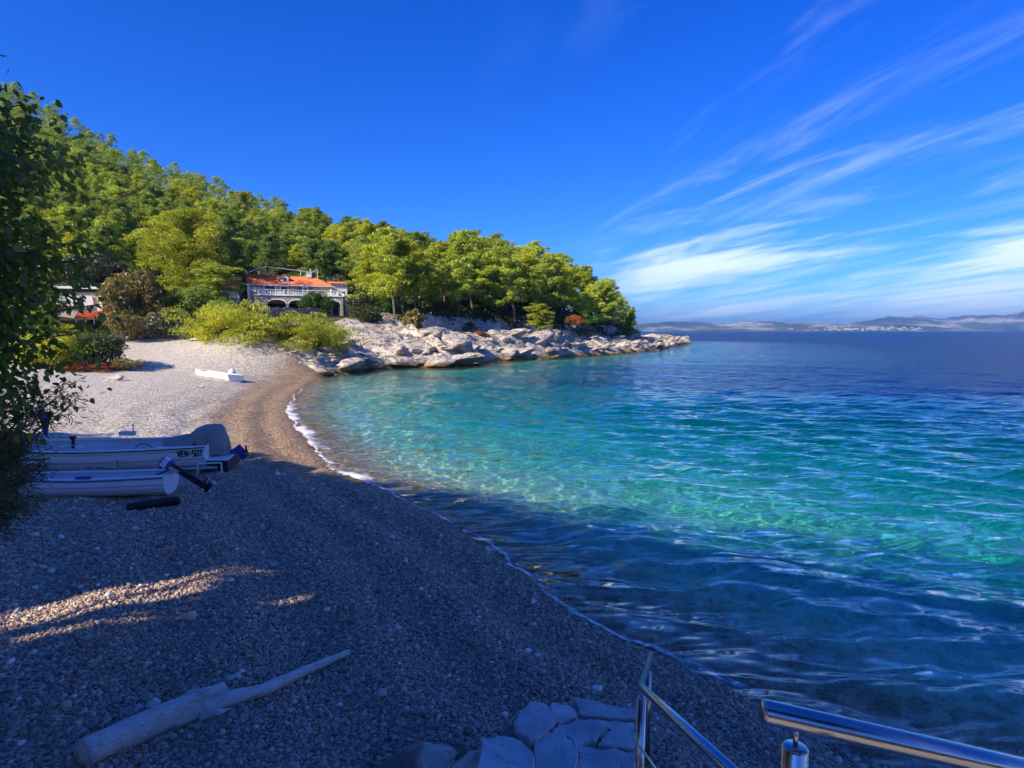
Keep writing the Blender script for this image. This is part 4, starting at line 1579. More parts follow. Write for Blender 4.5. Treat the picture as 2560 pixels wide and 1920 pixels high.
put(SHRUB[0], 'shrub', 354, 69, 2.8, 2.2, 'bright green bush below the vaulted porch', 'shrub', L_FRESH, 2.8, 1.9)
put(SHRUB[1], 'shrub', 440, 65.5, 6.2, 2.8, 'wide grey-green olive bush on top of the dry-stone wall', 'shrub', L_OLIVE, 2.8, 1.9)
put(SHRUB[2], 'shrub', 312, 61, 3.8, 3.2, 'brownish green shrub beside the dry-stone wall', 'shrub', L_YEL, 2.8, 1.9)
put(FEATH, 'shrub', 235, 50, 4.6, 2.9, 'feathery grey-green shrub at the back of the beach', 'shrub', leaf_material('feathery_leaves', (0.07, 0.10, 0.03), (0.17, 0.21, 0.06), (0.30, 0.33, 0.10)), 4.2, 2.8)
put(SHRUB[0], 'shrub', 315, 49.5, 2.7, 1.1, 'low yellow-green cushion of leaves at the edge of the pebbles', 'shrub', L_YEL, 2.8, 1.9)
put(FEATH, 'shrub', 120, 47, 5.0, 2.4, 'yellowish feathery shrub partly behind the near leaves', 'shrub', L_PINE_Y, 4.2, 2.8)
put(SHRUB[1], 'shrub', 40, 52, 6.0, 3.4, 'dark bush at the far edge of the beach behind the near leaves', 'shrub', L_PINE_D, 2.8, 1.9)
put(BROAD[0], 'deciduous_tree', 60, 66, 8.0, 6.0, 'olive-green tree behind the beach at the picture edge', 'tree', L_PINE, 6.0, 4.6)
put(BROAD[1], 'deciduous_tree', 150, 96, 8.0, 7.0, 'pale green tree on the slope above the flat-roofed building', 'tree', L_PINE, 6.0, 4.6)
put(BROAD[2], 'fig_tree', 796, 91, 4.6, 3.6, 'dark green fig tree in front of the arcade', 'tree', L_FRESH, 6.0, 4.6)
put(BROAD[1], 'deciduous_tree', 908, 90, 4.6, 3.4, 'dark evergreen bush on the rocks right of the arcade', 'tree', L_OAK, 6.0, 4.6)
put(SHRUB[2], 'shrub', 915, 83, 4.6, 2.8, 'dark ivy-like shrub trailing over the rocks', 'shrub', L_OAK, 2.8, 1.9)
put(PINES[4], 'pine_tree', 935, 97, 8.5, 11.0, 'light green pine immediately right of the stone house', 'pine tree', L_PINE_Y, 8.5, 12)
put(PINES[1], 'pine_tree', 1010, 95, 9.0, 11.5, 'full yellow-green pine above the dry grass clump', 'pine tree', L_PINE_Y, 8.5, 12)
put(REED, 'grass_clump', 1036, 84, 2.8, 2.9, 'tall straw-coloured reed clump on the rocks', 'grass clump', L_YEL, 2.0, 2.6)
put(REED, 'grass_clump', 1196, 93, 3.2, 1.2, 'dry orange grass tuft on the crest of the rock slab', 'grass clump', L_RUST, 2.0, 2.6)
put(PINES[5], 'pine_tree', 1345, 104, 5.5, 5.6, 'low bright green pine sapling hanging over the slabs', 'pine tree', L_PINE_Y, 8.5, 12)
put(SHRUB[0], 'shrub', 1436, 116, 3.6, 2.2, 'rust-red dead pine bough in front of the headland trunks', 'shrub', L_RUST, 2.8, 1.9, dz=2.6)
put(PINES[3], 'pine_tree', 283, 108, 4.2, 8.0, 'dead pine with reddish brown needles on the slope', 'pine tree', L_DRY, 8.5, 12)
put(BROAD[0], 'deciduous_tree', 745, 113, 8.0, 6.0, 'deep green round tree behind the pergola', 'tree', L_FRESH, 6.0, 4.6)
put(BROAD[2], 'deciduous_tree', 830, 115, 7.0, 5.0, 'olive-brown bush above the annex roof', 'tree', L_OLIVE, 6.0, 4.6)
put(BROAD[1], 'deciduous_tree', 650, 116, 7.0, 5.5, 'yellow-brown bush behind the left end of the orange roof', 'tree', L_YEL, 6.0, 4.6)
put(SHRUB[1], 'shrub', 205, 46.5, 4.0, 0.8, 'orange-brown dry ground plants at the edge of the pebbles', 'shrub', L_RUST, 2.8, 1.9)
put(SHRUB[2], 'shrub', 610, 77, 4.0, 2.6, 'dark green shrub on the terrace below the tiled cottage', 'shrub', L_OAK, 2.8, 1.9)
put(BROAD[2], 'deciduous_tree', 480, 79, 6.0, 4.2, 'shaded bush under the large yellow-green pine', 'tree', L_PINE_D, 6.0, 4.6)
put(SHRUB[0], 'shrub', 545, 62, 3.0, 1.6, 'dark low shrub under the left edge of the spreading pine', 'shrub', L_OAK, 2.8, 1.9)
put(SHRUB[2], 'shrub', 395, 69.5, 3.4, 2.4, 'olive-brown shrub behind the olive bush', 'shrub', L_YEL, 2.8, 1.9)
put(FEATH, 'shrub', 165, 56, 4.0, 1.9, 'pale feathery shrub below the tiled porch', 'shrub', L_PINE_Y, 4.2, 2.8)
put(SHRUB[1], 'shrub', 955, 90, 3.6, 2.4, 'green bush beside the short stone wall right of the house', 'shrub', L_FRESH, 2.8, 1.9)
put(BROAD[0], 'deciduous_tree', 560, 73, 4.6, 3.4, 'olive-green bush between the dry-stone wall and the spreading pine', 'tree', L_PINE_D, 6.0, 4.6)

# ------------------------------------------------------------------ trees beside and behind the viewer: they throw the near beach into shade
def standard_parts(seed):
    """tree with a clear trunk and a round crown on top"""
    r_ = np.random.default_rng(seed)
    mb = MB()
    mb.tube([(0, 0, -.3), (0.1, 0, 1.8), (0, .1, 3.6), (.1, 0, 5.6)], [.17, .14, .12, .06], 8, cap=False)
    C, Rd = [], []
    for k in range(95):
        d = r_.normal(size=3)
        d /= np.linalg.norm(d)
        c = np.array([0, 0, 5.85]) + d * np.array([2.7, 2.7, 1.0]) * r_.random() ** 0.4
        C.append(c)
        q = r_.uniform(0.5, 0.95)
        Rd.append((q, q, q * .8))
        if k % 8 == 0:
            mb.tube([(0, 0, 3.4), c * np.array([.5, .5, .45]) + np.array([0, 0, 2.0]), c], [.06, .04, .015], 5, cap=False)
    V, Fc = leaves_np(np.array(C), np.array(Rd), 150, 0.16, r_)
    return mb, V, Fc


OAKT = [Proto(standard_parts(320 + i), L_OAK, B_GREY) for i in range(2)]
TAN = math.tan(SUN_EL)


def shade_tree(px, py, gz_, top, wid, label):
    """a tree whose top shades the ground point (px, py, gz_)"""
    k = 0
    # walk back towards the sun until the ray is as high as the tree's top
    t_ = (top - gz_) / TAN
    x, y = px - LDIR.x * t_, py - LDIR.y * t_
    g = hz(x, y)
    h = top - g
    return plant(rr.choice(OAKT), 'evergreen_oak', (x, y, g - .2), (wid / 7.0, wid / 7.0, h / 7.1), rr.uniform(0, 6), label, 'tree', 'evergreen oaks behind the viewer')


edge_pts = [(-17, 20.5), (-14.0, 20.0), (-11.2, 19.6), (-8.8, 18.9), (-6.2, 18.0), (-3.7, 16.9), (-0.9, 15.5), (2.0, 13.9), (4.7, 12.5), (7.3, 11.2), (9.9, 9.9), (12.6, 8.7), (15.6, 7.5)]
for i, (a_, b_) in enumerate(edge_pts):
    shade_tree(a_, b_, 0.4 if i < 4 else 0.0, 12.0 + 0.7 * (i % 2), 5.6, 'unseen evergreen oak added to fill the edge of the near shade')
for i, (a_, b_) in enumerate([(-15, 16), (-11.5, 15.5), (-8, 14.8), (-13, 13), (-9.5, 12.2), (-6, 12.0), (1, 9.4), (4, 8.2), (7.5, 7), (-14, 9.5), (-10.5, 8.5), (-6.8, 7.4), (-3, 7), (0.5, 5.6), (4, 4.6), (-9, 4.5), (-5.5, 4.2), (-2, 3)]):
    shade_tree(a_, b_, 0.5, 11.0 + 1.0 * (i % 2), 5.6, 'unseen evergreen oak added to fill the edge of the near shade')

for i in range(5, 12):  # in-between trees out of view, added to firm up the shadow edge
    a_, b_ = [(p_ + q_) / 2 for p_, q_ in zip(edge_pts[i], edge_pts[i + 1])]
    shade_tree(a_, b_, 0.0, 12.2, 3.4, 'unseen evergreen oak added to fill the edge of the near shade')
for a_, b_, w_ in ((-6.9, 8.9, 2.2), (-4.3, 10.2, 1.6)):  # slim trees out of view, added to break up the sun patch
    shade_tree(a_, b_, 0.7, 9.5, w_, 'unseen evergreen oak added to fill the edge of the near shade')

# ------------------------------------------------------------------ loose pebbles lying on the near beach
def pebble_rock(seed):
    r_ = np.random.default_rng(seed)
    bm = bmesh.new()
    bmesh.ops.create_icosphere(bm, subdivisions=1, radius=0.5)
    for v_ in bm.verts:
        v_.co *= 1 + r_.normal(0, 0.09)
        v_.co.x *= 1.25
        v_.co.z *= 0.66
    me_ = bpy.data.meshes.new('pebble')
    bm.to_mesh(me_)
    bm.free()
    me_.polygons.foreach_set('use_smooth', np.ones(len(me_.polygons), dtype=bool))
    return me_


def stone_colour_material():
    m, t = material('loose_pebbles')
    at_ = t.attr('tone', 'INSTANCER')
    k = at_.outputs['Fac']
    n = t.noise(t.obj(), 3.0, 3, 0.6).outputs[0]
    c = t.ramp(t.math('ADD', k, t.math('MULTIPLY', t.math('SUBTRACT', n, 0.5), 0.25)), [(0.0, (0.15, 0.11, 0.085)), (0.35, (0.44, 0.33, 0.245)), (0.7, (0.68, 0.53, 0.41)), (0.93, (0.82, 0.70, 0.58)), (1.0, (0.88, 0.81, 0.73))])
    b = t.new('ShaderNodeBsdfPrincipled', {'Base Color': c, 'Roughness': 0.75, 'Specular IOR Level': 0.35})
    t.set(t.out.inputs[0], b)
    return m


M_LOOSE = stone_colour_material()
peb_src = []
peb_col = bpy.data.collections.new('pebble_shapes')
for i in range(5):
    me_ = pebble_rock(400 + i)
    me_.materials.append(M_LOOSE)
    o = bpy.data.objects.new('pebble_shape', me_)
    peb_col.objects.link(o)
    peb_src.append(o)
pr_ = np.random.default_rng(44)
N = 400000
# more stones near the viewer, thinning out where they shrink below a pixel
d_ = 4.0 + 13.0 * pr_.random(N) ** 1.35
a_ = (pr_.random(N) - 0.5) * 1.82
px_ = d_ * a_
ps, pt = coast_query(px_, d_)
keep = (ps > 0.12) & (px_ > -14)
px_, d_, ps = px_[keep], d_[keep], ps[keep]
pz = height(px_, d_, ps, pt[keep])
size = 0.0225 * np.exp(pr_.normal(0, 0.34, len(px_))) * (1 + 0.035 * d_)
tone = np.clip(pr_.beta(1.7, 2.4, len(px_)), 0, 1)
band = smoothstep(ps + vnoise(px_ * .3, d_ * .3, 8, 2) * 1.5, 4.5, 8.5)
big = pr_.random(len(px_)) < (0.0015 + 0.006 * band)
size = np.where(big, size * pr_.uniform(1.6, 2.7, len(px_)), size)
tone = np.where(big, np.clip(tone + 0.35, 0, 1), tone * (0.75 + 0.25 * band))
me_ = bpy.data.meshes.new('pebbles')
me_.vertices.add(len(px_))
me_.vertices.foreach_set('co', np.stack([px_, d_, pz + size * (0.05 + 0.35 * pr_.random(len(px_)))], -1).astype(np.float32).ravel())
for nm, arr in (('psize', size), ('tone', tone)):
    at_ = me_.attributes.new(nm, 'FLOAT', 'POINT')
    at_.data.foreach_set('value', arr.astype(np.float32))
rt_ = me_.attributes.new('prot', 'FLOAT_VECTOR', 'POINT')
rt_.data.foreach_set('vector', np.stack([pr_.normal(0, .5, len(px_)), pr_.normal(0, .5, len(px_)), pr_.random(len(px_)) * 6.28], -1).astype(np.float32).ravel())
pebbles = link('pebbles', me_)
ng = bpy.data.node_groups.new('scatter_pebbles', 'GeometryNodeTree')
ng.interface.new_socket('Geometry', in_out='INPUT', socket_type='NodeSocketGeometry')
ng.interface.new_socket('Geometry', in_out='OUTPUT', socket_type='NodeSocketGeometry')
gi, go = ng.nodes.new('NodeGroupInput'), ng.nodes.new('NodeGroupOutput')
ci = ng.nodes.new('GeometryNodeCollectionInfo')
ci.inputs['Collection'].default_value = peb_col
ci.inputs['Separate Children'].default_value = True
ci.inputs['Reset Children'].default_value = True
m2p = ng.nodes.new('GeometryNodeMeshToPoints')
iop = ng.nodes.new('GeometryNodeInstanceOnPoints')
iop.inputs['Pick Instance'].default_value = True


def named(nm, ty):
    nd = ng.nodes.new('GeometryNodeInputNamedAttribute')
    nd.data_type = ty
    nd.inputs['Name'].default_value = nm
    return nd.outputs[0]


ng.links.new(gi.outputs[0], m2p.inputs[0])
ng.links.new(m2p.outputs[0], iop.inputs['Points'])
ng.links.new(ci.outputs[0], iop.inputs['Instance'])
ng.links.new(named('psize', 'FLOAT'), iop.inputs['Scale'])
e2r = ng.nodes.new('FunctionNodeEulerToRotation')
ng.links.new(named('prot', 'FLOAT_VECTOR'), e2r.inputs[0])
ng.links.new(e2r.outputs[0], iop.inputs['Rotation'])
ng.links.new(iop.outputs[0], go.inputs[0])
md = pebbles.modifiers.new('scatter', 'NODES')
md.node_group = ng
tag(pebbles, 'loose grey pebbles covering the near beach', 'pebbles', kind='stuff')

# ------------------------------------------------------------------ driftwood
M_WOOD, t = material('driftwood')
p = t.obj()
n1 = t.noise(t.mapping(t.mapping(p, rot=(0, 0, R(-43))), scale=(1.0, 16, 16)), 3.0, 6, 0.65, 0.6).outputs[0]
n2 = t.noise(p, 4.0, 4, 0.6).outputs[0]
c = t.ramp(n1, [(0.28, (0.34, 0.30, 0.26)), (0.45, (0.72, 0.67, 0.61)), (0.75, (0.86, 0.82, 0.77))])
c = t.mix(t.smooth(n2, 0.55, 0.75, 0, 0.5), c, (0.24, 0.18, 0.14))
b = t.new('ShaderNodeBsdfPrincipled', {'Base Color': c, 'Roughness': 0.85, 'Specular IOR Level': 0.2, 'Normal': t.bump(n1, 1.0, 0.035)})
t.set(t.out.inputs[0], b)

log = empty('driftwood_log', on_z(540, 1760, 0.9))
tag(log, 'long bleached driftwood branch with a split stump lying on the pebbles', 'driftwood')


def rough_tube(pts, rad, n=14, seed=0, amp=0.08):
    mb = MB()
    pts = [Vector(q) for q in pts]
    cnt = 40
    P, Rr = [], []
    m = len(pts)
    for i in range(cnt + 1):
        f = i / cnt * (m - 1)
        k = min(int(f), m - 2)
        g = f - k
        g2 = g * g * (3 - 2 * g)
        P.append(pts[k].lerp(pts[k + 1], g))
        Rr.append(rad[k] * (1 - g2) + rad[k + 1] * g2)
    mb.tube(P, Rr, n, True)
    V = np.array(mb.v)
    cen = np.repeat(np.array(P), n, 0)
    ang = np.tile(np.arange(n), cnt + 1)
    al = np.repeat(np.arange(cnt + 1), n)
    k = 1 + amp * vnoise(al * 0.22, ang * 0.9 + seed, 80 + seed, 3) + amp * 0.8 * np.sin(ang / n * 2 * math.pi * 3 + al * 0.08)
    V = cen + (V - cen) * k[:, None]
    mb.v = [tuple(q) for q in V]
    return mb


def lg(u, v, lift):
    z = 0.9
    for _ in range(4):
        q = on_z(u, v, z)
        z = hz(q.x, q.y) + lift
    return on_z(u, v, z) - log.location


rough_tube([lg(205, 1888, .10), lg(360, 1815, .12), lg(470, 1765, .11), lg(560, 1722, .10)], [0.115, 0.125, 0.118, 0.07], 16, 1).build('stump', M_WOOD, log, True)
rough_tube([lg(430, 1798, .07), lg(560, 1752, .07), lg(660, 1725, .08), lg(760, 1678, .08), lg(872, 1630, .06)], [0.10, 0.080, 0.062, 0.052, 0.034], 14, 2).build('branch', M_WOOD, log, True)
rough_tube([lg(470, 1745, .16), lg(520, 1732, .18), lg(548, 1728, .17)], [0.07, 0.055, 0.02], 10, 3).build('splinter', M_WOOD, log, True)
rough_tube([lg(500, 1790, .05), lg(545, 1782, .04), lg(575, 1772, .04)], [0.05, 0.04, 0.008], 8, 4).build('splinter', M_WOOD, log, True)

# ------------------------------------------------------------------ flagstone landing, rocks and handrails in front of the viewer
def flag_material():
    m, t = material('flagstone')
    p = t.obj()
    rnd = t.n.new('ShaderNodeObjectInfo').outputs['Random']
    pw = t.pos()
    n = t.noise(pw, 2.6, 6, 0.65).outputs[0]
    f = t.noise(pw, 16, 5, 0.65).outputs[0]
    k = t.math('ADD', t.math('MULTIPLY', n, 0.75), t.math('MULTIPLY', rnd, 0.25))
    c = t.ramp(k, [(0.28, (0.28, 0.27, 0.26)), (0.5, (0.52, 0.49, 0.46)), (0.64, (0.66, 0.62, 0.59)), (0.74, (0.88, 0.86, 0.83))])
    c = t.mix(t.smooth(f, 0.62, 0.7, 0, 0.6), c, (0.07, 0.065, 0.06))
    b = t.new('ShaderNodeBsdfPrincipled', {'Base Color': c, 'Roughness': 0.7, 'Specular IOR Level': 0.4, 'Normal': t.bump(t.math('ADD', n, t.math('MULTIPLY', f, 0.25)), 0.6, 0.03)})
    t.set(t.out.inputs[0], b)
    return m


M_FLAG = flag_material()
ZL = 0.92
landing = empty('stone_steps', on_z(1400, 1850, ZL))
tag(landing, 'irregular grey flagstone landing at the foot of the steps', 'steps')
flags = [[(1327, 1745), (1370, 1757), (1389, 1798), (1368, 1838), (1325, 1848), (1284, 1803)],
         [(1377, 1752), (1428, 1762), (1446, 1797), (1396, 1806)],
         [(1437, 1742), (1592, 1772), (1592, 1800), (1455, 1788)],
         [(1400, 1812), (1474, 1796), (1518, 1816), (1484, 1848), (1442, 1858)],
         [(1484, 1798), (1594, 1808), (1590, 1872), (1500, 1856), (1528, 1820)],
         [(1208, 1838), (1286, 1843), (1330, 1878), (1330, 1990), (1180, 1990)],
         [(1336, 1856), (1398, 1820), (1440, 1868), (1432, 1990), (1340, 1990)],
         [(1448, 1866), (1590, 1880), (1590, 1990), (1440, 1990)]]
for i, poly in enumerate(flags):
    z = ZL + (0.05, 0.0, -0.06, 0.02, 0.0, 0.06, 0.03, 0.01)[i]
    P = [on_z(u, v, z) - landing.location for u, v in poly]
    cen_ = sum(P, Vector()) / len(P)
    B0 = []
    for k in range(len(P)):
        a_, b_ = P[k], P[(k + 1) % len(P)]
        for q in range(6):
            c_ = a_.lerp(b_, q / 6)
            c_ = cen_ + (c_ - cen_) * 1.055
            B0.append(c_ + Vector((rr.uniform(-.02, .02), rr.uniform(-.02, .02), 0)))
    n = len(B0)
    tl = Vector((rr.uniform(-.05, .05), rr.uniform(-.05, .05), 0))
    rows_ = []
    for f, dz_ in ((0.0, 0), (0.45, 0), (0.75, 0), (0.95, 0), (1.0, -0.015), (0.99, -0.16)):
        row = []
        for q in B0:
            c_ = cen_ + (q - cen_) * max(f, 0.02)
            w_ = c_ + landing.location
            bumpz = 0.035 * vnoise(np.array([w_.x * 4]), np.array([w_.y * 4]), 33 + i, 3)[0] if dz_ > -.1 else 0
            row.append(c_ + Vector((0, 0, dz_ + bumpz + (c_.x - cen_.x) * tl.x + (c_.y - cen_.y) * tl.y)))
        rows_.append(row)
    mb = MB()
    mb.loft(rows_, close=True)
    mb.build('flagstone', M_FLAG, landing)
# mortar bed and the flight that climbs back towards the viewer
mb = MB()
P = [on_z(u, v, ZL - 0.08) - landing.location for u, v in [(1300, 1790), (1440, 1760), (1585, 1785), (1590, 1985), (1210, 1985), (1240, 1850)]]
mb.add(P + [q + Vector((0, 0, -0.8)) for q in P], [list(range(6)), list(range(11, 5, -1))] + [[k, (k + 1) % 6, 6 + (k + 1) % 6, 6 + k] for k in range(6)])
mb.build('mortar_bed', simple('mortar', (0.16, 0.155, 0.15), 0.95, var=0.2, scale=5, bump=0.4), landing)
for i in range(6):
    mb = MB()
    mb.box((0.10, 3.95 - i * 0.55, ZL + 0.12 + i * 0.27), (1.35, 0.62, 0.16))
    mb.build('tread', M_FLAG, landing, bevel=0.015).location = -landing.location
    mb = MB()
    mb.box((0.10, 3.95 - i * 0.55, ZL - 0.3 + i * 0.135), (1.30, 0.50, 0.66 + i * 0.27))
    mb.build('riser', M_FLAG, landing).location = -landing.location

M_NROCK = limestone('near_rock', False, 1.4)
NEARR = [rock_mesh('shore_rock', 500 + i, M_NROCK, 20, 0.7, True, 0.10) for i in range(4)]
lbl = ['long low whitish rock beside the flagstones', 'jagged pale rock touching the left flagstone', 'flat dark rock behind the pale jagged rock', 'small rock at the foot of the flagstones', 'mossy rock in front of the flagstones']
for i, (u, v, s3, rz) in enumerate([(1000, 1885, (1.4, .60, .62), .25), (1125, 1872, (.85, .60, .70), .3), (1080, 1848, (1.1, .40, .46), .25), (1200, 1838, (.42, .36, .42), .5), (1160, 1915, (.9, .6, .95), .1)]):
    q = on_z(u, v, 0.80)
    o = link('shore_rock', NEARR[i % 4], None, (q.x, q.y, hz(q.x, q.y) + 0.05))
    o.scale = s3
    o.rotation_euler = (rr.uniform(-.15, .15), rr.uniform(-.15, .15), rz)
    tag(o, lbl[i], 'rock')
# a square pale stone behind the rail post and a few single larger stones on the beach
q = on_z(1640, 1862, 0.75)
o = link('shore_rock', NEARR[2], None, (q.x, q.y, hz(q.x, q.y) + .04))
o.scale = (.16, .14, .16)
tag(o, 'squarish pale stone behind the steel rail post', 'rock')
for (u, v, sx, lb) in ((580, 1668, .17, 'pale flat stone above the driftwood branch'), (1832, 1748, .09, 'oval light pebble near the water by the handrails')):
    q = on_z(u, v, .85)
    o = link('beach_stone', NEARR[1], None, (q.x, q.y, hz(q.x, q.y) + .02))
    o.scale = (sx, sx * .75, sx * .4)
    tag(o, lb, 'stone')

M_STEEL, t = material('stainless_steel')
p = t.obj()
n = t.noise(t.mapping(p, scale=(1, 1, 1)), 30, 3, 0.6).outputs[0]
b = t.new('ShaderNodeBsdfPrincipled', {'Base Color': (0.46, 0.47, 0.50), 'Metallic': 1.0, 'Roughness': t.math('ADD', 0.10, t.math('MULTIPLY', n, 0.22))})
t.set(t.out.inputs[0], b)


def bent(pts, per=6, r=0.06):
    """polyline with rounded corners"""
    pts = [Vector(q) for q in pts]
    out = [pts[0]]
    for i in range(1, len(pts) - 1):
        a_, b_, c_ = pts[i - 1], pts[i], pts[i + 1]
        p0 = b_ + (a_ - b_).normalized() * r
        p1 = b_ + (c_ - b_).normalized() * r
        for k in range(per + 1):
            f = k / per
            out.append((p0.lerp(b_, f)).lerp(b_.lerp(p1, f), f))
    out.append(pts[-1])
    return out


rail = empty('handrail', at(1602, 1900, 3.2))
rail.location.z = 0.9
tag(rail, 'bent stainless steel handrail with thin lower bars beside the flagstones', 'handrail')
o0 = rail.location
P0, P1, P2 = at(1628, 1634, 5.6), at(1602, 1716, 3.3), at(1822, 1922, 1.9)
P3 = P2 + (P2 - P1) * 0.6
MB().tube([q - o0 for q in bent([P0, P1, P3], 6, 0.10)], 0.0225, 16).build('top_rail', M_STEEL, rail, True)
for k, dz_ in enumerate((0.30, 0.47)):
    dn = Vector((-0.04, 0, -dz_))
    MB().tube([q - o0 + dn for q in bent([P0 * .97 + P1 * .03, P1, P3], 3, 0.03)], 0.0075, 8).build('lower_bar', M_STEEL, rail, True)
for f_, pa, pb in ((0.06, P1, P0), (0.62, P1, P0)):
    q = pa.lerp(pb, f_)
    g = hz(q.x, q.y)
    base_ = Vector((q.x, q.y, max(g, ZL) - 0.05)) - o0
    topz = q - o0
    ps_ = MB().tube([base_, topz - Vector((0, 0, .09))], 0.026, 14).build('post', M_STEEL, rail, True)
    MB().tube([topz - Vector((0, 0, .09)), topz - Vector((0, 0, .085))], [0.028, 0.020], 14).build('post_cap', M_STEEL, ps_, True)
    MB().tube([topz - Vector((0, 0, .10)), topz - Vector((0, 0, .01))], 0.007, 8).build('stem', M_STEEL, ps_, True)
    for dz_ in (0.30, 0.47):
        MB().tube([topz + Vector((-0.06, 0, -dz_)), topz + Vector((0.0, 0, -dz_))], 0.010, 8).build('bar_clip', M_STEEL, ps_, True)

rail2 = empty('handrail', at(1990, 1900, 1.36))
tag(rail2, 'straight polished steel handrail with rounded end close to the viewer', 'handrail')
o0 = rail2.location.copy()
A_, B_ = at(1908, 1778, 1.37), at(2600, 1934, 1.30)
B2 = A_ + (B_ - A_) * 2.2
MB().tube([A_ - o0, A_ - o0 + (B_ - A_) * 0.004, B2 - o0], [0.0262, 0.0275, 0.0275], 24).build('top_rail', M_STEEL, rail2, True)
dcap = (A_ - B_).normalized()
MB().tube([A_ - o0, A_ - o0 + dcap * .004, A_ - o0 + dcap * .006], [0.0262, 0.022, 0.002], 24).build('end_cap', M_STEEL, rail2, True)
q = A_.lerp(B_, 0.125)
st = MB().tube([q - o0 - Vector((0, 0, .075)), q - o0 - Vector((0, 0, .02))], 0.006, 10).build('stem', M_STEEL, rail2, True)
MB().tube([q - o0 - Vector((0, 0, 2.6)), q - o0 - Vector((0, 0, .072)), q - o0 - Vector((0, 0, .068))], [0.030, 0.030, 0.024], 20).build('post', M_STEEL, rail2, True)

# ------------------------------------------------------------------ boats drawn up on the beach
M_HULL = simple('white_gelcoat', (0.84, 0.83, 0.81), 0.35, var=0.05, scale=1.5)
M_HULL2 = simple('pale_blue_gelcoat', (0.70, 0.76, 0.86), 0.35, var=0.05, scale=1.5)
M_INNER = simple('grey_blue_boat_inside', (0.66, 0.68, 0.72), 0.6, var=0.08, scale=2)
M_ANTI = simple('dark_antifouling', (0.018, 0.020, 0.032), 0.7, var=0.2, scale=2)
M_RUBB = simple('black_rubber', (0.012, 0.012, 0.014), 0.6, var=0.2, scale=4)
M_COVER = simple('grey_canvas', (0.30, 0.275, 0.26), 0.9, var=0.14, scale=2, bump=0.2)
M_ALU = simple('weathered_aluminium', (0.50, 0.51, 0.53), 0.4, 0.7, var=0.1, scale=3)
M_ROPE = simple('pale_rope', (0.42, 0.39, 0.33), 0.9, var=0.15, scale=20)
M_TEAK = simple('worn_wood', (0.26, 0.18, 0.11), 0.8, var=0.2, scale=5)
M_BLUE = simple('blue_plastic', (0.05, 0.08, 0.30), 0.5, var=0.1, scale=3)
M_RED = simple('red_cap', (0.35, 0.04, 0.02), 0.5, var=0.1, scale=3)
M_PURPLE = simple('purple_cloth', (0.20, 0.05, 0.42), 0.9, var=0.15, scale=3)


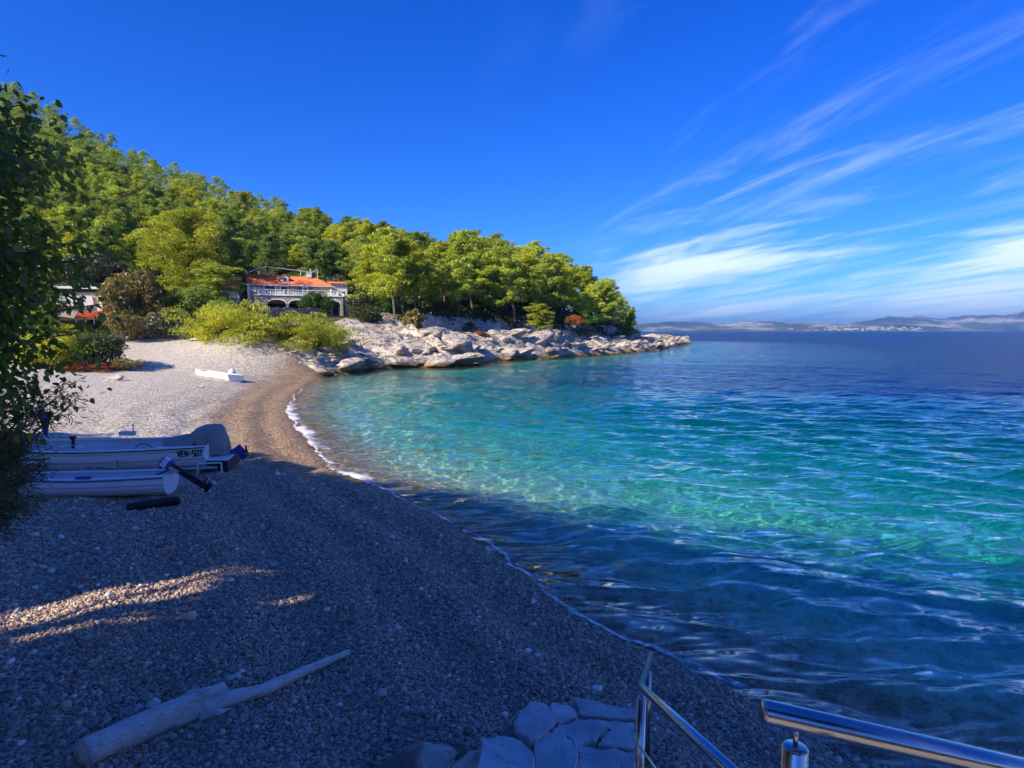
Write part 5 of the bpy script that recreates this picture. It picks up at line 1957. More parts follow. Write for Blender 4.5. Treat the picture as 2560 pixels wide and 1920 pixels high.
class Hull:
    def __init__(self, L, B, H, flare=0.35, strakes=4):
        self.L, self.B, self.H, self.n = L, B, H, strakes

    def half(self, s):
        B = self.B
        if s < 0.42:
            return B / 2 * (0.86 + 0.14 * math.sin(math.pi / 2 * s / 0.42))
        q = (s - 0.42) / 0.58
        return B / 2 * max(0.0, 1 - q ** 2.4) ** 0.8

    def sheer(self, s):
        return self.H * (0.94 + 0.10 * (1 - s) ** 2 + 0.30 * max(0, s - 0.3) ** 1.8)

    def keel(self, s):
        return self.H * (0.03 + 0.62 * max(0, (s - 0.74) / 0.26) ** 2.3)

    def prof(self, s, t, inset=0.0, lap=True):
        """t 0 at the keel, 1 at the sheer"""
        b, zs, zk = self.half(s), self.sheer(s), self.keel(s)
        w = (math.sin(min(1, t * 1.02) * math.pi / 2)) ** 0.62
        y = max(0.0, b * w - inset)
        z = zk + (zs - zk) * (t ** 1.55) + inset * 0.9 * (1 - t)
        return y, z

    def shell(self, t0, t1, inset, lap, m=28, k=20):
        mb = MB()
        secs = []
        for i in range(m + 1):
            s = i / m * 0.995
            x = self.L * s
            right = []
            for j in range(k + 1):
                t = t0 + (t1 - t0) * j / k
                y, z = self.prof(s, t, inset)
                if lap:
                    ph = (t * (self.n + 1.5)) % 1.0
                    y += 0.032 * (1 - ph) * min(1, y * 8)
                right.append((y, z))
            secs.append([(x, -y, z) for y, z in reversed(right)] + [(x, y, z) for y, z in (right[1:] if t0 == 0 else right)])
        return secs, mb

    def build(self, root, m_hull, m_in, m_bottom, m_rub, water=0.42, rail=None):
        secs, mb = self.shell(0.0, 1.0, 0.0, True)
        mb.loft(secs)
        tr_ = secs[0]
        mb.add(tr_, [list(range(len(tr_)))])
        hull = mb.build('hull', m_hull, root, False)
        secs, mb = self.shell(0.0, water, -0.012, False, k=8)
        mb.loft(secs)
        mb.add(secs[0], [list(range(len(secs[0])))])
        bt = mb.build('bottom', m_bottom, root, True)
        secs, mb = self.shell(0.18, 0.99, 0.05, False, k=10)
        for s_ in secs:
            s_[:] = [(min(max(p[0], 0.05), self.L * .97), p[1], p[2]) for p in s_]
        mb.loft(secs)
        mb.add(secs[0], [list(range(len(secs[0])))])
        mb.build('inside', m_in, root, True)
        # gunwale cap and rubbing strake on both sides
        for sgn in (-1, 1):
            cap_o, cap_i, rub = [], [], []
            for i in range(31):
                s = i / 30 * 0.995
                y, z = self.prof(s, 1.0)
                yi = max(0, y - 0.075)
                cap_o.append((self.L * s, sgn * (y + 0.025), z + 0.012))
                cap_i.append((self.L * s, sgn * yi, z + 0.016))
                rub.append(Vector((self.L * s, sgn * (y + 0.022), z - 0.028)))
            mb = MB()
            mb.loft([[(p[0], p[1], p[2] - 0.03) for p in cap_o], cap_o, cap_i, [(p[0], p[1], p[2] - 0.03) for p in cap_i]])
            mb.build('gunwale', m_hull, root, False)
            mb = MB()
            mb.tube(rub, 0.017, 6)
            mb.build('rubbing_strake', m_rub, root, True)
        # foredeck and thwarts
        mb = MB()
        for s0, s1 in ((0.82, 0.99),):
            rows = []
            for i in range(7):
                s = s0 + (s1 - s0) * i / 6
                y, z = self.prof(s, 0.985, 0.03)
                rows.append([(self.L * s, -y, z), (self.L * s, 0, z + 0.03), (self.L * s, y, z)])
            mb.loft(rows)
        mb.build('foredeck', m_in, root, True)
        for s in (0.30, 0.55):
            y, z = self.prof(s, 0.70, 0.06)
            mb = MB()
            mb.box((self.L * s, 0, z), (0.26, 2 * y, 0.035))
            mb.build('thwart', m_in, root, bevel=0.008)
        y, z = self.prof(0.04, 0.62, 0.06)
        mb = MB()
        mb.box((self.L * 0.06, 0, z), (0.40, 2 * y, 0.04))
        mb.build('stern_bench', m_in, root, bevel=0.008)
        return hull


def place_boat(name, stern, bow, zkeel, heel, label):
    d_ = Vector(bow) - Vector(stern)
    e = empty(name, (stern[0], stern[1], zkeel), math.atan2(d_.y, d_.x))
    e.rotation_euler = (heel, -0.015, math.atan2(d_.y, d_.x))
    tag(e, label, 'boat')
    return e


gz1 = hz(-11.0, 17.3)
big = place_boat('motorboat', (-8.55, 17.2), (-14.6, 15.9), 0.38, 0.0, 'larger white motorboat with canvas-covered outboard on the beach')
BH = Hull(6.1, 2.0, 0.86, strakes=4)
BH.build(big, M_HULL, M_INNER, M_ANTI, M_RUBB, 0.46)
# stern bracket, covered engine, fittings; local x runs from stern to bow, +y is the side facing the viewer
mb = MB()
mb.box((-0.28, 0.0, 0.30), (0.56, 1.5, 0.34))
mb.build('stern_bracket', M_ANTI, big, bevel=0.03)
mb = MB()
mb.box((-0.28, 0.0, 0.485), (0.58, 1.54, 0.05))
mb.build('swim_step', M_HULL, big, bevel=0.015)
# canvas thrown over the tilted outboard: draped folds
rows = []
for j, (z, rx, ry, ox) in enumerate([(0.52, 0.48, 0.44, 0.02), (0.72, 0.50, 0.43, 0.04), (0.95, 0.50, 0.40, 0.08), (1.14, 0.46, 0.36, 0.10), (1.28, 0.36, 0.29, 0.04), (1.36, 0.22, 0.19, -0.02), (1.385, 0.04, 0.04, -0.04)]):
    ring = []
    for k in range(28):
        a_ = k / 28 * 2 * math.pi
        fold = 1 + (0.075 * math.sin(a_ * 6 + j * .25) + 0.04 * math.sin(a_ * 11)) * max(0, 1.3 - z) * 1.1
        ring.append((ox + rx * math.cos(a_) * fold, ry * math.sin(a_) * fold, z + 0.03 * math.sin(a_ * 4) * (z < 0.6)))
    rows.append(ring)
mb = MB()
mb.loft(rows, close=True)
cov = mb.build('engine_cover', M_COVER, big, True)
cov['label'] = 'grey canvas draped over the outboard engine'
mb = MB()
rows = []
for j, (x, z, hw) in enumerate([(0.42, 1.02, 0.36), (0.75, 0.96, 0.34), (1.05, 0.90, 0.30), (1.25, 0.86, 0.22)]):
    rows.append([(x, hw * math.cos(math.pi * k / 10), z + 0.10 * math.sin(math.pi * k / 10) - 0.18 * abs(math.cos(math.pi * k / 10)) ** 3 + .04 * math.sin(k * 2.1 + j)) for k in range(11)])
mb.loft(rows)
mb.build('cover_apron', M_COVER, big, True)
# lower unit and propeller behind the cover
mb = MB()
mb.box((-0.62, 0.0, 0.62), (0.34, 0.10, 0.16), Matrix.Rotation(R(38), 3, 'Y'))
mb.box((-0.78, 0.0, 0.50), (0.24, 0.07, 0.30), Matrix.Rotation(R(38), 3, 'Y'))
lw = mb.build('outboard_leg', M_BLUE, big, bevel=0.02)
for k in range(3):
    M3 = Matrix.Rotation(k * 2.094, 3, 'X')
    mb = MB()
    mb.box(Vector((-0.88, 0, 0.55)) + M3 @ Vector((0, 0, .10)), (0.025, 0.12, 0.17), M3 @ Matrix.Rotation(0.5, 3, 'Z'))
    mb.build('propeller_blade', M_RUBB, lw, bevel=0.01)
mb = MB()
mb.tube([(3.15, 0.86, 0.92), (3.15, 0.86, 1.16)], [0.05, 0.035], 8)
mb.tube([(3.15, 0.86, 1.16), (3.15, 0.86, 1.22)], 0.07, 10)
post_ = mb.build('mooring_post', M_RUBB, big, True)
MB().tube([(3.15, 0.86, 1.22), (3.15, 0.86, 1.25)], [0.085, 0.07], 10).build('cap', M_RED, post_, True)
MB().box((3.2, 0.82, 0.955), (0.5, 0.13, 0.05)).build('cleat_pad', M_HULL2, big, bevel=0.01)
MB().tube([Vector((3.1, 0.92, 1.02)).lerp(Vector((5.2, 0.95, 0.60)), f) + Vector((0, 0.05 * math.sin(math.pi * f), -0.10 * math.sin(math.pi * f))) for f in [i / 14 for i in range(15)]], 0.012, 6).build('rope', M_ROPE, big, True)
MB().box((2.5, -0.86, 1.02), (0.42, 0.14, 0.12)).build('rowlock_block', M_INNER, big, bevel=0.01)
MB().tube([(2.35, -0.86, 1.05), (2.35, -0.86, 1.30)], 0.015, 6).build('rowlock_pin', M_RUBB, big)
MB().box((0.95, 0.55, 0.80), (0.75, 0.35, 0.05)).build('side_locker', M_HULL, big, bevel=0.012)
MB().tube([(1.75 + 0.22 * math.cos(a_), 0.1 + .05 * math.sin(a_), 0.70 + 0.18 * math.sin(a_)) for a_ in [i * .35 for i in range(10)]], 0.012, 6).build('steering_cable', M_RUBB, big, True)

# registration lettering on the quarter, as flat strokes laid on the topside
FONT = {'V': [[(0, 1), (.5, 0), (1, 1)]], 'E': [[(1, 1), (0, 1), (0, 0), (1, 0)], [(0, .5), (.8, .5)]], 'N': [[(0, 0), (0, 1), (1, 0), (1, 1)]], '-': [[(.1, .45), (.9, .45)]],
        '5': [[(1, 1), (0, 1), (0, .55), (.8, .55), (1, .4), (1, .12), (.8, 0), (0, 0)]], '0': [[(0, .1), (0, .9), (.2, 1), (.8, 1), (1, .9), (1, .1), (.8, 0), (.2, 0), (0, .1)]], '1': [[(.2, .8), (.55, 1), (.55, 0)]]}


def lettering(root, text, hull, s0, t0, t1, width, side_sign, mat, flip=True):
    mb = MB()
    cw = width / len(text)
    th = 0.014

    def P(a_, b_):          # along hull from the front of the word to the stern, up the topside
        s = s0 - a_ / hull.L
        t = t0 + (t1 - t0) * b_
        y, z = hull.prof(s, t)
        return Vector((hull.L * s, side_sign * (y + 0.024), z))
    for i, chx in enumerate(text):
        for stroke in FONT[chx]:
            for (xa, ya), (xb, yb) in zip(stroke[:-1], stroke[1:]):
                sl = 0.18
                a_ = P(i * cw + (xa * .72 + ya * sl) * cw, ya)
                b_ = P(i * cw + (xb * .72 + yb * sl) * cw, yb)
                d_ = (b_ - a_)
                if d_.length < 1e-5:
                    continue
                nrm = Vector((0, side_sign, 0.15)).normalized()
                w2 = d_.normalized().cross(nrm) * th
                e_ = d_.normalized() * th * 0.6
                q = [a_ - e_ - w2, b_ + e_ - w2, b_ + e_ + w2, a_ - e_ + w2]
                mb.add(q + [p_ - nrm * 0.006 for p_ in q], [[0, 1, 2, 3], [7, 6, 5, 4], [0, 4, 5, 1], [1, 5, 6, 2], [2, 6, 7, 3], [3, 7, 4, 0]])
    return mb.build('lettering', mat, root)


le = lettering(big, 'VEN-501', BH, 0.108, 0.80, 0.93, 0.62, 1, M_RUBB)
le['label'] = 'black registration letters VEN-501 near the stern'
# cradle that carries the boat
cr = empty('boat_trailer', (-8.4, 16.7, hz(-8.4, 16.7)), big.rotation_euler.z)
tag(cr, 'low galvanised launching trailer under the larger motorboat', 'trailer')
for y in (-0.5, 0.5):
    MB().tube([(-0.3, y, 0.20), (3.6, y, 0.24)], 0.045, 8).build('side_bar', M_ALU, cr)
MB().tube([(0.1, -.62, .2), (0.1, .62, .2)], 0.045, 8).build('cross_bar', M_ALU, cr)
MB().tube(bent([(-0.45, .62, .08), (-0.45, .62, .36), (0.15, .62, .36), (0.15, .62, .08)], 4, .05), 0.022, 6).build('bumper_frame', M_POLE, cr)
for y in (-.72, .72):
    w_o = MB().tube([(0.9, y - .07, .2), (0.9, y + .07, .2)], 0.20, 18).build('wheel', M_RUBB, cr, True)
    MB().tube([(0.9, y - .075, .2), (0.9, y + .075, .2)], 0.10, 14).build('rim', M_ALU, w_o)
for x in (2.6, 4.3):
    MB().box((x, 0, 0.13), (0.22, 1.3, 0.16)).build('keel_block', M_TEAK, cr, bevel=0.01)

gz2 = hz(-9.2, 13.4)
sm = place_boat('dinghy', (-7.65, 13.45), (-10.9, 12.9), gz2 - 0.04, 0.05, 'smaller pale blue clinker dinghy in front of the motorboat')
SH = Hull(3.45, 1.08, 0.47, strakes=4)
SH.build(sm, M_HULL2, M_INNER, M_ANTI, simple('blue_stripe', (0.06, 0.10, 0.28), 0.5, var=0.1), 0.16)
eng = empty('outboard_motor', (-0.05, 0.0, 0.60))
eng.parent = sm
eng.rotation_euler = (0, R(56), 0)
eng.scale = (0.85, 0.85, 1.0)
mb = MB()
mb.loft([[(0.0 + .13 * sx_, .10 * sy_, z) for sx_, sy_ in ((-1, -.8), (-.8, -1), (.8, -1), (1, -.8), (1, .8), (.8, 1), (-.8, 1), (-1, .8))] for z in (0.02, 0.30)], True, True)
cw = mb.build('cowling', M_BLUE, eng, bevel=0.03)
mb = MB()
mb.loft([[(0.0 + .132 * sx_, .102 * sy_, z) for sx_, sy_ in ((-1, -.8), (-.8, -1), (.8, -1), (1, -.8), (1, .8), (.8, 1), (-.8, 1), (-1, .8))] for z in (0.14, 0.27)], True, True)
mb.build('cowling_panel', M_HULL2, cw, bevel=0.01)
MB().box((0, 0, -0.42), (0.15, 0.10, 0.86)).build('shaft', M_RUBB, eng, bevel=0.02)
MB().box((-0.04, 0, -0.72), (0.32, 0.13, 0.02)).build('cavitation_plate', M_RUBB, eng)
MB().tube([(0.14, 0, -.86), (-0.16, 0, -.86)], [0.03, 0.055], 10).build('gearcase', M_RUBB, eng, True)
mb = MB()
for k in range(3):
    M3 = Matrix.Rotation(k * 2.094, 3, 'X')
    mb.box(Vector((-0.19, 0, -.86)) + M3 @ Vector((0, 0, .06)), (0.02, 0.07, 0.10), M3 @ Matrix.Rotation(0.5, 3, 'Z'))
mb.build('propeller', M_ALU, eng)
MB().tube([(0.10, 0.02, 0.05), (0.42, 0.05, 0.22)], 0.018, 8).build('tiller', M_RUBB, eng)
MB().box((0.03, 0, -.05), (0.10, 0.22, 0.22)).build('clamp', M_ALU, eng, bevel=0.01)
MB().box((1.55, 0.50, 0.50), (0.30, 0.10, 0.06)).build('side_cushion', M_BLUE, sm, bevel=0.02)
MB().tube([(1.35, -.58, .52), (1.35, -.58, .70)], 0.018, 8).build('rowlock_pin', M_TEAK, sm)
MB().tube([(2.75, .35, .40), (2.75, .35, .62)], 0.03, 8).build('mooring_post', M_RUBB, sm)

# dark wooden roller on the pebbles in front of the dinghy
q1, q2 = on_z(318, 1268, 0.80), on_z(448, 1255, 0.80)
rl = empty('boat_roller', ((q1.x + q2.x) / 2, (q1.y + q2.y) / 2, hz((q1.x + q2.x) / 2, (q1.y + q2.y) / 2) + .09))
tag(rl, 'black wooden launching roller lying before the dinghy', 'roller')
dvec = (q2 - q1) / 2
dvec.z = 0.03
rough_tube([-dvec, -dvec * .4, dvec * .4, dvec], [.095, .10, .10, .09], 14, 6, 0.03).build('log', M_RUBB, rl, False)
rough_tube([dvec * .9, dvec * 1.04], [.06, .05], 10, 7, 0.02).build('end_pin', M_RUBB, rl, False)
# oval slab stone between the boats near the picture edge
o = link('beach_stone', NEARR[0], None, (-12.6, 15.3, hz(-12.6, 15.3) + .08))
o.scale = (1.5, .8, .5)
tag(o, 'broad pale slab beside the bows of the two near boats', 'stone')

# white rowing boat far along the beach
zf = 1.15
s_, b_ = on_z(588, 938, zf), on_z(478, 928, zf)
fb = place_boat('rowing_boat', (s_.x, s_.y), (b_.x, b_.y + 0.6), hz(s_.x, s_.y) - 0.02, 0.12, 'white rowing boat lying alone on the far pebbles')
FH = Hull((Vector((b_.x, b_.y + .6)) - Vector((s_.x, s_.y))).length, 1.35, 0.55, strakes=3)
FH.build(fb, M_HULL, M_HULL, M_HULL, M_HULL, 0.10)
q = on_z(562, 926, zf + .1)
mb = MB()
prof = [(0.02, 0.0), (0.22, 0.05), (0.30, 0.2), (0.26, 0.36), (0.12, 0.46), (0.05, 0.50), (0.04, 0.56)]
mb.loft([[(r_ * math.cos(k * math.pi / 7), r_ * math.sin(k * math.pi / 7), z) for k in range(14)] for r_, z in prof], close=True, cap=True)
bu = mb.build('mooring_buoy', M_HULL, None, True, loc=(q.x, q.y + 1.2, hz(q.x, q.y + 1.2)))
tag(bu, 'round white mooring buoy behind the rowing boat', 'buoy')

# rocks lying on the far beach
for (u, v, s3, rz, lb) in ((282, 946, (2.0, 1.1, .9), .3, 'grey boulder on the pebbles with a long blue shadow'), (496, 951, (.75, .45, .40), .1, 'small dark stone on the pebbles below the rowing boat'),
                           (415, 893, (4.2, 1.6, 1.1), .15, 'layered grey ledge at the foot of the dry-stone wall'), (500, 905, (2.4, 1.6, .8), .2, 'pale smooth rock beside the spreading pine'),
                           (330, 905, (1.2, .8, .6), .4, 'small whitish rock beside the yellow-green cushion plant')):
    q = on_z(u, v, 1.2)
    o = link('shore_rock', NEARR[rr.randrange(4)], None, (q.x, q.y, hz(q.x, q.y) + .12 * s3[2]))
    o.scale = s3
    o.rotation_euler = (.1, -.1, rz)
    tag(o, lb, 'rock')

# purple cloth hung up to dry behind the near twigs
q = at(112, 1055, 15.2)
mb = MB()
rows = []
for j in range(9):
    f = j / 8
    rows.append([(-0.20 * (1 - f * .75) + 0.40 * (1 - f * .75) * i / 8 + 0.02 * math.sin(i * 1.7), 0.04 * math.sin(i * 1.4 + f), -0.62 * f + 0.05 * math.sin(i * .9)) for i in range(9)])
mb.loft(rows)
pc = mb.build('purple_cloth', M_PURPLE, None, True, loc=(q.x, q.y, q.z + .28))
sd = pc.modifiers.new('thick', 'SOLIDIFY')
sd.thickness = 0.01
tag(pc, 'purple cloth hanging behind the near twigs above the motorboat', 'cloth')

# ------------------------------------------------------------------ near foliage at the picture edge
# broadleaf tree whose boughs reach in from beyond the frame
leaf_v, leaf_f = [], []
prof = [(0.0, 0.0), (0.18, 0.20), (0.42, 0.30), (0.68, 0.22), (0.88, 0.09), (1.0, 0.0)]
for i, (t_, w_) in enumerate(prof):
    leaf_v += [(t_, -w_, 0.06 * w_ / .3 + -0.10 * t_ * t_), (t_, 0.0, -0.10 * t_ * t_), (t_, w_, 0.06 * w_ / .3 + -0.10 * t_ * t_)]
for i in range(len(prof) - 1):
    a_ = i * 3
    leaf_f += [[a_, a_ + 3, a_ + 4, a_ + 1], [a_ + 1, a_ + 4, a_ + 5, a_ + 2]]
LV = np.array(leaf_v)
LF = np.array(leaf_f)
leaf_mesh = mesh_np('leaf', LV, LF, L_FIG, True)
nr = np.random.default_rng(62)
mul = empty('broadleaf_tree', (-5.6, 5.0, hz(-5.6, 5.0)))
tag(mul, 'dark leafy tree reaching in from the edge beside the viewer', 'tree')
base_p = Vector(mul.location)
mb = MB()
mb.tube([Vector((0, 0, -.3)), Vector((0.1, 0, 1.5)), Vector((0.0, .1, 3.2)), Vector((.2, .1, 5.2))], [0.16, 0.13, 0.10, 0.05], 10, cap=False)
pos_l, dir_l, sz_l = [], [], []
# each bough: start height on the trunk, end given by its place in view
ends = []
for k in range(90):
    v = nr.uniform(270, 1010)
    reach = np.interp(v, [230, 330, 450, 560, 640, 720, 800, 900, 1010], [60, 115, 150, 135, 185, 150, 140, 110, 150])
    ends.append((nr.uniform(-180, reach * 0.85), v, nr.uniform(4.2, 6.0)))
ends += [(235, 600, 5.0), (262, 640, 5.1), (225, 690, 5.0), (252, 760, 4.9), (205, 830, 4.9), (185, 905, 4.8), (160, 370, 5.2), (60, 262, 5.3), (110, 300, 5.2), (-10, 215, 5.0)]
for (u, v, d) in ends:
    e_ = at(u, v, d) - base_p
    z0 = min(max(e_.z - 0.7, 0.8), 4.9)
    s_ = Vector((0.1, 0.05, z0))
    m_ = s_.lerp(e_, 0.55) + Vector((0, 0, 0.20))
    pts_ = [s_.lerp(m_, f).lerp(m_.lerp(e_, f), f) for f in [i / 8 for i in range(9)]]
    mb.tube(pts_, [0.022 - 0.0022 * i for i in range(9)], 5, cap=False)
    for w_ in range(85):
        f = 0.30 + 0.72 * nr.random() ** 0.7
        k_ = min(int(f * 8), 7)
        p_ = pts_[k_].lerp(pts_[min(k_ + 1, 8)], f * 8 - k_) if f < 1 else e_
        off = Vector(nr.normal(0, 0.13, 3))
        pos_l.append(p_ + off)
        dv = Vector((0.55, -0.1, -0.75)) + Vector(nr.normal(0, 0.55, 3))
        dir_l.append(dv.normalized())
        sz_l.append(nr.uniform(0.05, 0.092))
mb.build('trunk', B_GREY, mul, True)


def leaf_frame(d_, roll):
    z = Vector((0, -0.35, 0.9)) + Vector(nr.normal(0, 0.45, 3))
    y = z.cross(d_).normalized()
    z = d_.cross(y).normalized()
    return Matrix((d_, y, z)).transposed()


order = []
for i, p_ in enumerate(pos_l):
    wv = p_ + base_p
    u = 1280 + wv.x / wv.y * F
    order.append((-(u), i))
order.sort()
single = set(i for _, i in order[:280])
FV, FF = [], []
for i, (p_, d_, s_) in enumerate(zip(pos_l, dir_l, sz_l)):
    M3 = leaf_frame(d_, 0)
    if i in single:
        o = link('leaf', leaf_mesh, mul)
        o.matrix_local = Matrix.Translation(p_) @ M3.to_4x4() @ Matrix.Scale(s_, 4)
    else:
        b_ = len(FV) * len(LV)
        FV.append((LV * s_) @ np.array(M3).T + np.array(p_))
        FF.append(LF + b_)
fo = link('foliage', mesh_np('foliage', np.concatenate(FV), np.concatenate(FF), L_FIG, True), mul)
fo['kind'] = 'stuff'

# tamarisk below it: thin boughs carrying feathery sprays
tam = empty('tamarisk_bush', (-5.3, 5.6, hz(-5.3, 5.6)))
tag(tam, 'dark feathery tamarisk in front of the boats at the picture edge', 'shrub')
bp = Vector(tam.location)
mb = MB()
TV, TF = [], []
cnt = 0
te = []
for k in range(110):
    v = nr.uniform(950, 1330)
    reach = np.interp(v, [940, 1000, 1050, 1100, 1180, 1250, 1330], [200, 235, 185, 130, 120, 110, 60])
    te.append((nr.uniform(-120, reach), v, nr.uniform(4.4, 5.6)))
for (u, v, d) in te:
    e_ = at(u, v, d) - bp
    s_ = Vector((-0.2 + nr.normal(0, .1), nr.normal(0, .1), max(0.0, min(e_.z - .3, 1.6))))
    m_ = s_.lerp(e_, 0.5) + Vector((0, 0, 0.15))
    pts_ = [s_.lerp(m_, f).lerp(m_.lerp(e_, f), f) for f in [i / 6 for i in range(7)]]
    mb.tube(pts_, [0.012 - 0.0016 * i for i in range(7)], 4, cap=False)
    for w_ in range(170):
        f = 0.35 + 0.65 * nr.random()
        k_ = min(int(f * 6), 5)
        p_ = np.array(pts_[k_].lerp(pts_[k_ + 1], f * 6 - k_)) + nr.normal(0, 0.05, 3)
        d_ = np.array((0.7, 0.1, -0.2)) + nr.normal(0, 0.6, 3)
        d_ /= np.linalg.norm(d_)
        sd_ = np.cross(d_, nr.normal(size=3))
        sd_ /= np.linalg.norm(sd_)
        L_ = nr.uniform(0.04, 0.10)
        TV.append([p_, p_ + d_ * L_ * .5 + sd_ * 0.005, p_ + d_ * L_, p_ + d_ * L_ * .5 - sd_ * 0.005])
mb.build('stem', B_GREY, tam, True)
TV = np.array(TV).reshape(-1, 3)
tf_o = link('foliage', mesh_np('foliage', TV, np.arange(len(TV)).reshape(-1, 4), L_TAM), tam)
tf_o['kind'] = 'stuff'

# ------------------------------------------------------------------ foam where the swell breaks
M_FOAM, t = material('sea_foam')
p = t.pos()
st_ = t.attr('foam').outputs['Fac']
n1 = t.noise(p, 3.0, 5, 0.7, 0.6).outputs[0]
n2 = t.noise(p, 13.0, 4, 0.7).outputs[0]
k = t.math('ADD', t.math('MULTIPLY', n1, 0.6), t.math('MULTIPLY', n2, 0.4))
al = t.math('MULTIPLY', t.smooth(t.math('ADD', t.math('MULTIPLY', k, 1.25), t.math('MULTIPLY', st_, 0.62)), 0.86, 1.22), 0.9)
df = t.new('ShaderNodeBsdfDiffuse', {'Color': (0.82, 0.83, 0.84)})
tp = t.new('ShaderNodeBsdfTransparent', {'Color': (1, 1, 1)})
t.set(t.out.inputs[0], t.new('ShaderNodeMixShader', {0: al, 1: tp, 2: df}))
m = (COPAR > 8.0) & (COPAR < N_BEACH - 2.2)
FX, FY, FS, FL = coast_strip(8.0, N_BEACH - 2.2, -1.5, 0.45, 0.09)
fs, ft = coast_query(FX, FY)
fz = height(FX, FY, fs, ft).reshape(FX.shape)
par = ft.reshape(FX.shape)
i_w = lambda k_: 6 + k_          # index of a beach pixel point in the coast list
strong = smoothstep(par, i_w(11.5), i_w(12.3)) * (1 - smoothstep(par, i_w(16.6), i_w(18.3)))
weak = 0.62 + 0.36 * vnoise(FL * 0.35, FL * 0 + 3.3, 12, 3)
edge_w = 0.10 * vnoise(FL * 1.1, FL * 0 + 1.0, 13, 3) + 0.12 * vnoise(FL * .3, FL * 0, 14, 2)
sp_ = FS + edge_w * 2.0
prof_s = np.where(sp_ > -0.12, np.exp(-((sp_ + 0.12) / 0.10) ** 2), np.exp(-((sp_ + 0.12) / 0.55) ** 2)) * strong * (0.70 + 0.55 * vnoise(FL * .8, FS * 1.5, 17, 3))
prof_w = np.exp(-((sp_ + 0.06) / 0.07) ** 2) * (weak + .22) + 0.75 * np.exp(-((sp_ + 0.95) / 0.06) ** 2) * weak
foam_a = np.clip(np.maximum(prof_s, prof_w), 0, 1)
foam_z = np.maximum(fz, 0.0) + 0.035 + 0.05 * prof_s + 0.015 * vnoise(FX * 3, FY * 3, 15, 3)
gi_ = np.arange(FX.size).reshape(FX.shape)
ff = np.stack([gi_[:-1, :-1], gi_[1:, :-1], gi_[1:, 1:], gi_[:-1, 1:]], -1).reshape(-1, 4)
keepf = foam_a.ravel()[ff].max(1) > 0.03
fm = mesh_np('foam', np.stack([FX.ravel(), FY.ravel(), foam_z.ravel()], -1), ff[keepf], M_FOAM, True)
at_ = fm.attributes.new('foam', 'FLOAT', 'POINT')
at_.data.foreach_set('value', foam_a.ravel().astype(np.float32))
fo_ = link('foam', fm)
tag(fo_, 'white foam of a small wave breaking along the pebbles', 'foam', kind='stuff')

# ------------------------------------------------------------------ far coast across the channel
M_FAR, t = material('far_coast')
p = t.pos()
n = t.noise(t.mapping(p, scale=(1, 1, 3)), 0.0019, 6, 0.62).outputs[0]
n2 = t.noise(p, 0.007, 5, 0.65).outputs[0]
c = t.ramp(n, [(0.35, (0.05, 0.065, 0.045)), (0.52, (0.13, 0.13, 0.10)), (0.62, (0.42, 0.39, 0.35)), (0.8, (0.58, 0.55, 0.50))])
c = t.mix(t.smooth(n2, 0.5, 0.7, 0, 0.5), c, (0.08, 0.09, 0.06))
t.set(t.out.inputs[0], t.new('ShaderNodeBsdfPrincipled', {'Base Color': c, 'Roughness': 1.0, 'Specular IOR Level': 0.0}))


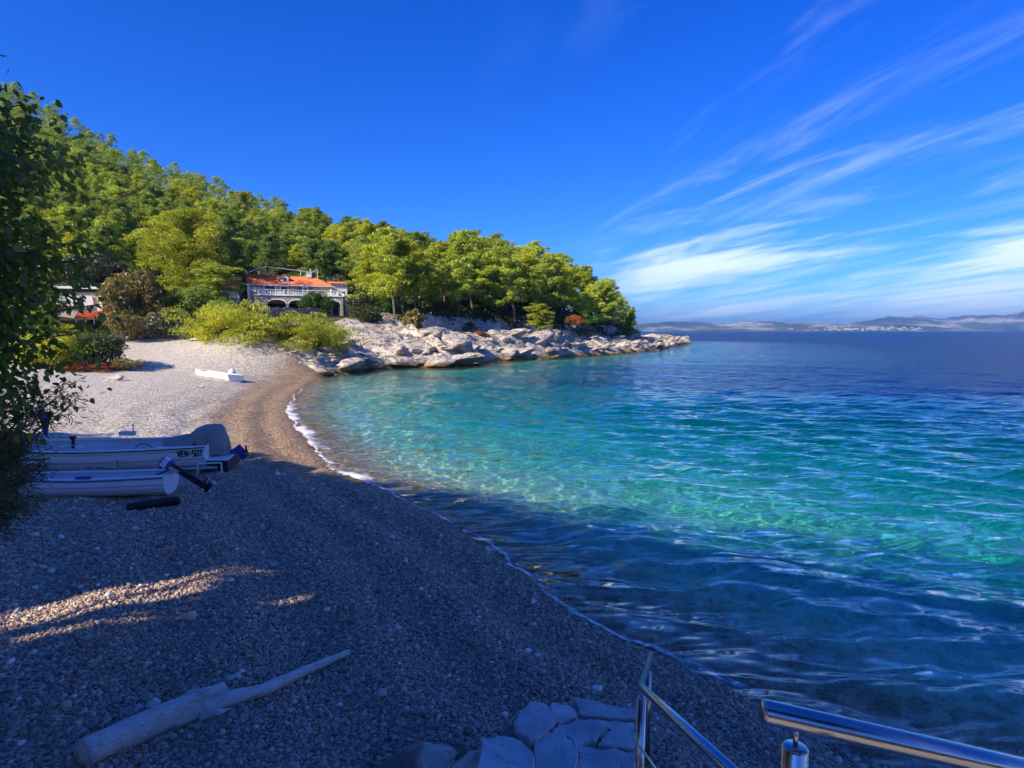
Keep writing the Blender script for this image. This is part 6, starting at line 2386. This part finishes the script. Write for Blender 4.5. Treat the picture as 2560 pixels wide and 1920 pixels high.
def range_mesh(name, prof, D, depth, label, seed, foot=0.0):
    us = np.linspace(prof[0][0], prof[-1][0], 420)
    hv = np.interp(us, [q[0] for q in prof], [q[1] for q in prof])
    rows = 26
    X = np.zeros((rows, len(us)))
    Y = np.zeros_like(X)
    Z = np.zeros_like(X)
    for j in range(rows):
        f = j / (rows - 1)
        d = D + depth * f
        X[j] = (us - 1280) / F * d
        Y[j] = d
        top_ = CAM_Z + (827 - hv) / F * (D + depth * .62)
        shp = np.sin(min(f / 0.62, 1) * math.pi / 2) ** 0.9 if f <= .62 else math.cos((f - .62) / .38 * math.pi / 2)
        rid = 1 + 0.20 * vnoise(us * 0.035 + 0.9 * f, us * 0 + f * 2.5, seed, 4) * (1 if f > 0.05 else 0) + 0.03 * vnoise(us * .12, us * 0, seed + 1, 3)
        Z[j] = -3 + (top_ + 3) * shp * rid
    gi2 = np.arange(X.size).reshape(X.shape)
    fc = np.stack([gi2[:-1, :-1], gi2[:-1, 1:], gi2[1:, 1:], gi2[1:, :-1]], -1).reshape(-1, 4)
    o = link(name, mesh_np(name, np.stack([X.ravel(), Y.ravel(), Z.ravel()], -1), fc, M_FAR, True))
    tag(o, label, 'hills', kind='structure')
    return o, X, Y, Z


range_mesh('far_hills', [(1350, 823), (1480, 815), (1590, 810), (1650, 806), (1730, 804), (1800, 808), (1890, 804), (1960, 807), (2050, 808), (2150, 809), (2240, 811), (2330, 816), (2420, 824), (2500, 826.5)], 5200, 1300,
           'low pale rocky coast on the horizon beyond the headland', 20)
range_mesh('far_mountains', [(1900, 824), (2050, 815), (2150, 803), (2230, 791), (2290, 790), (2340, 796), (2400, 792), (2480, 786), (2560, 782), (2700, 776), (2900, 780), (3200, 800)], 6800, 1300,
           'blue mountains on the horizon at the edge of the sea', 22)
# white houses of the town on the far shore
tw = MB()
tr2 = random.Random(8)
for k in range(95):
    u = tr2.choice([tr2.gauss(2100, 28), tr2.gauss(2190, 45), tr2.uniform(1930, 2300)])
    d = 5240 + abs(tr2.gauss(0, 130))
    zz_ = max(3, (d - 5200) * 0.12 + tr2.uniform(0, 5))
    s_ = tr2.uniform(8, 19)
    tw.box(((u - 1280) / F * d, d, zz_ + 3), (s_ * 1.4, s_, tr2.uniform(6, 10)))
town = tw.build('far_town', M_CREAM)
tag(town, 'white houses of a town on the far shore', 'town', kind='stuff')

# ------------------------------------------------------------------ the air over the sea
M_HAZE, t = material('haze_air')
pv = t.new('ShaderNodeVolumePrincipled')
pv.inputs['Color'].default_value = (0.16, 0.50, 1.0, 1)
pv.inputs['Density'].default_value = 0.00010
pv.inputs['Anisotropy'].default_value = 0.2
t.set(t.out.inputs['Volume'], pv)
hb = MB()
hb.box((0, 6500, 161), (40000, 24000, 358))
haze = hb.build('haze', M_HAZE)
tag(haze, 'thin blue haze over the sea', 'haze', kind='stuff')
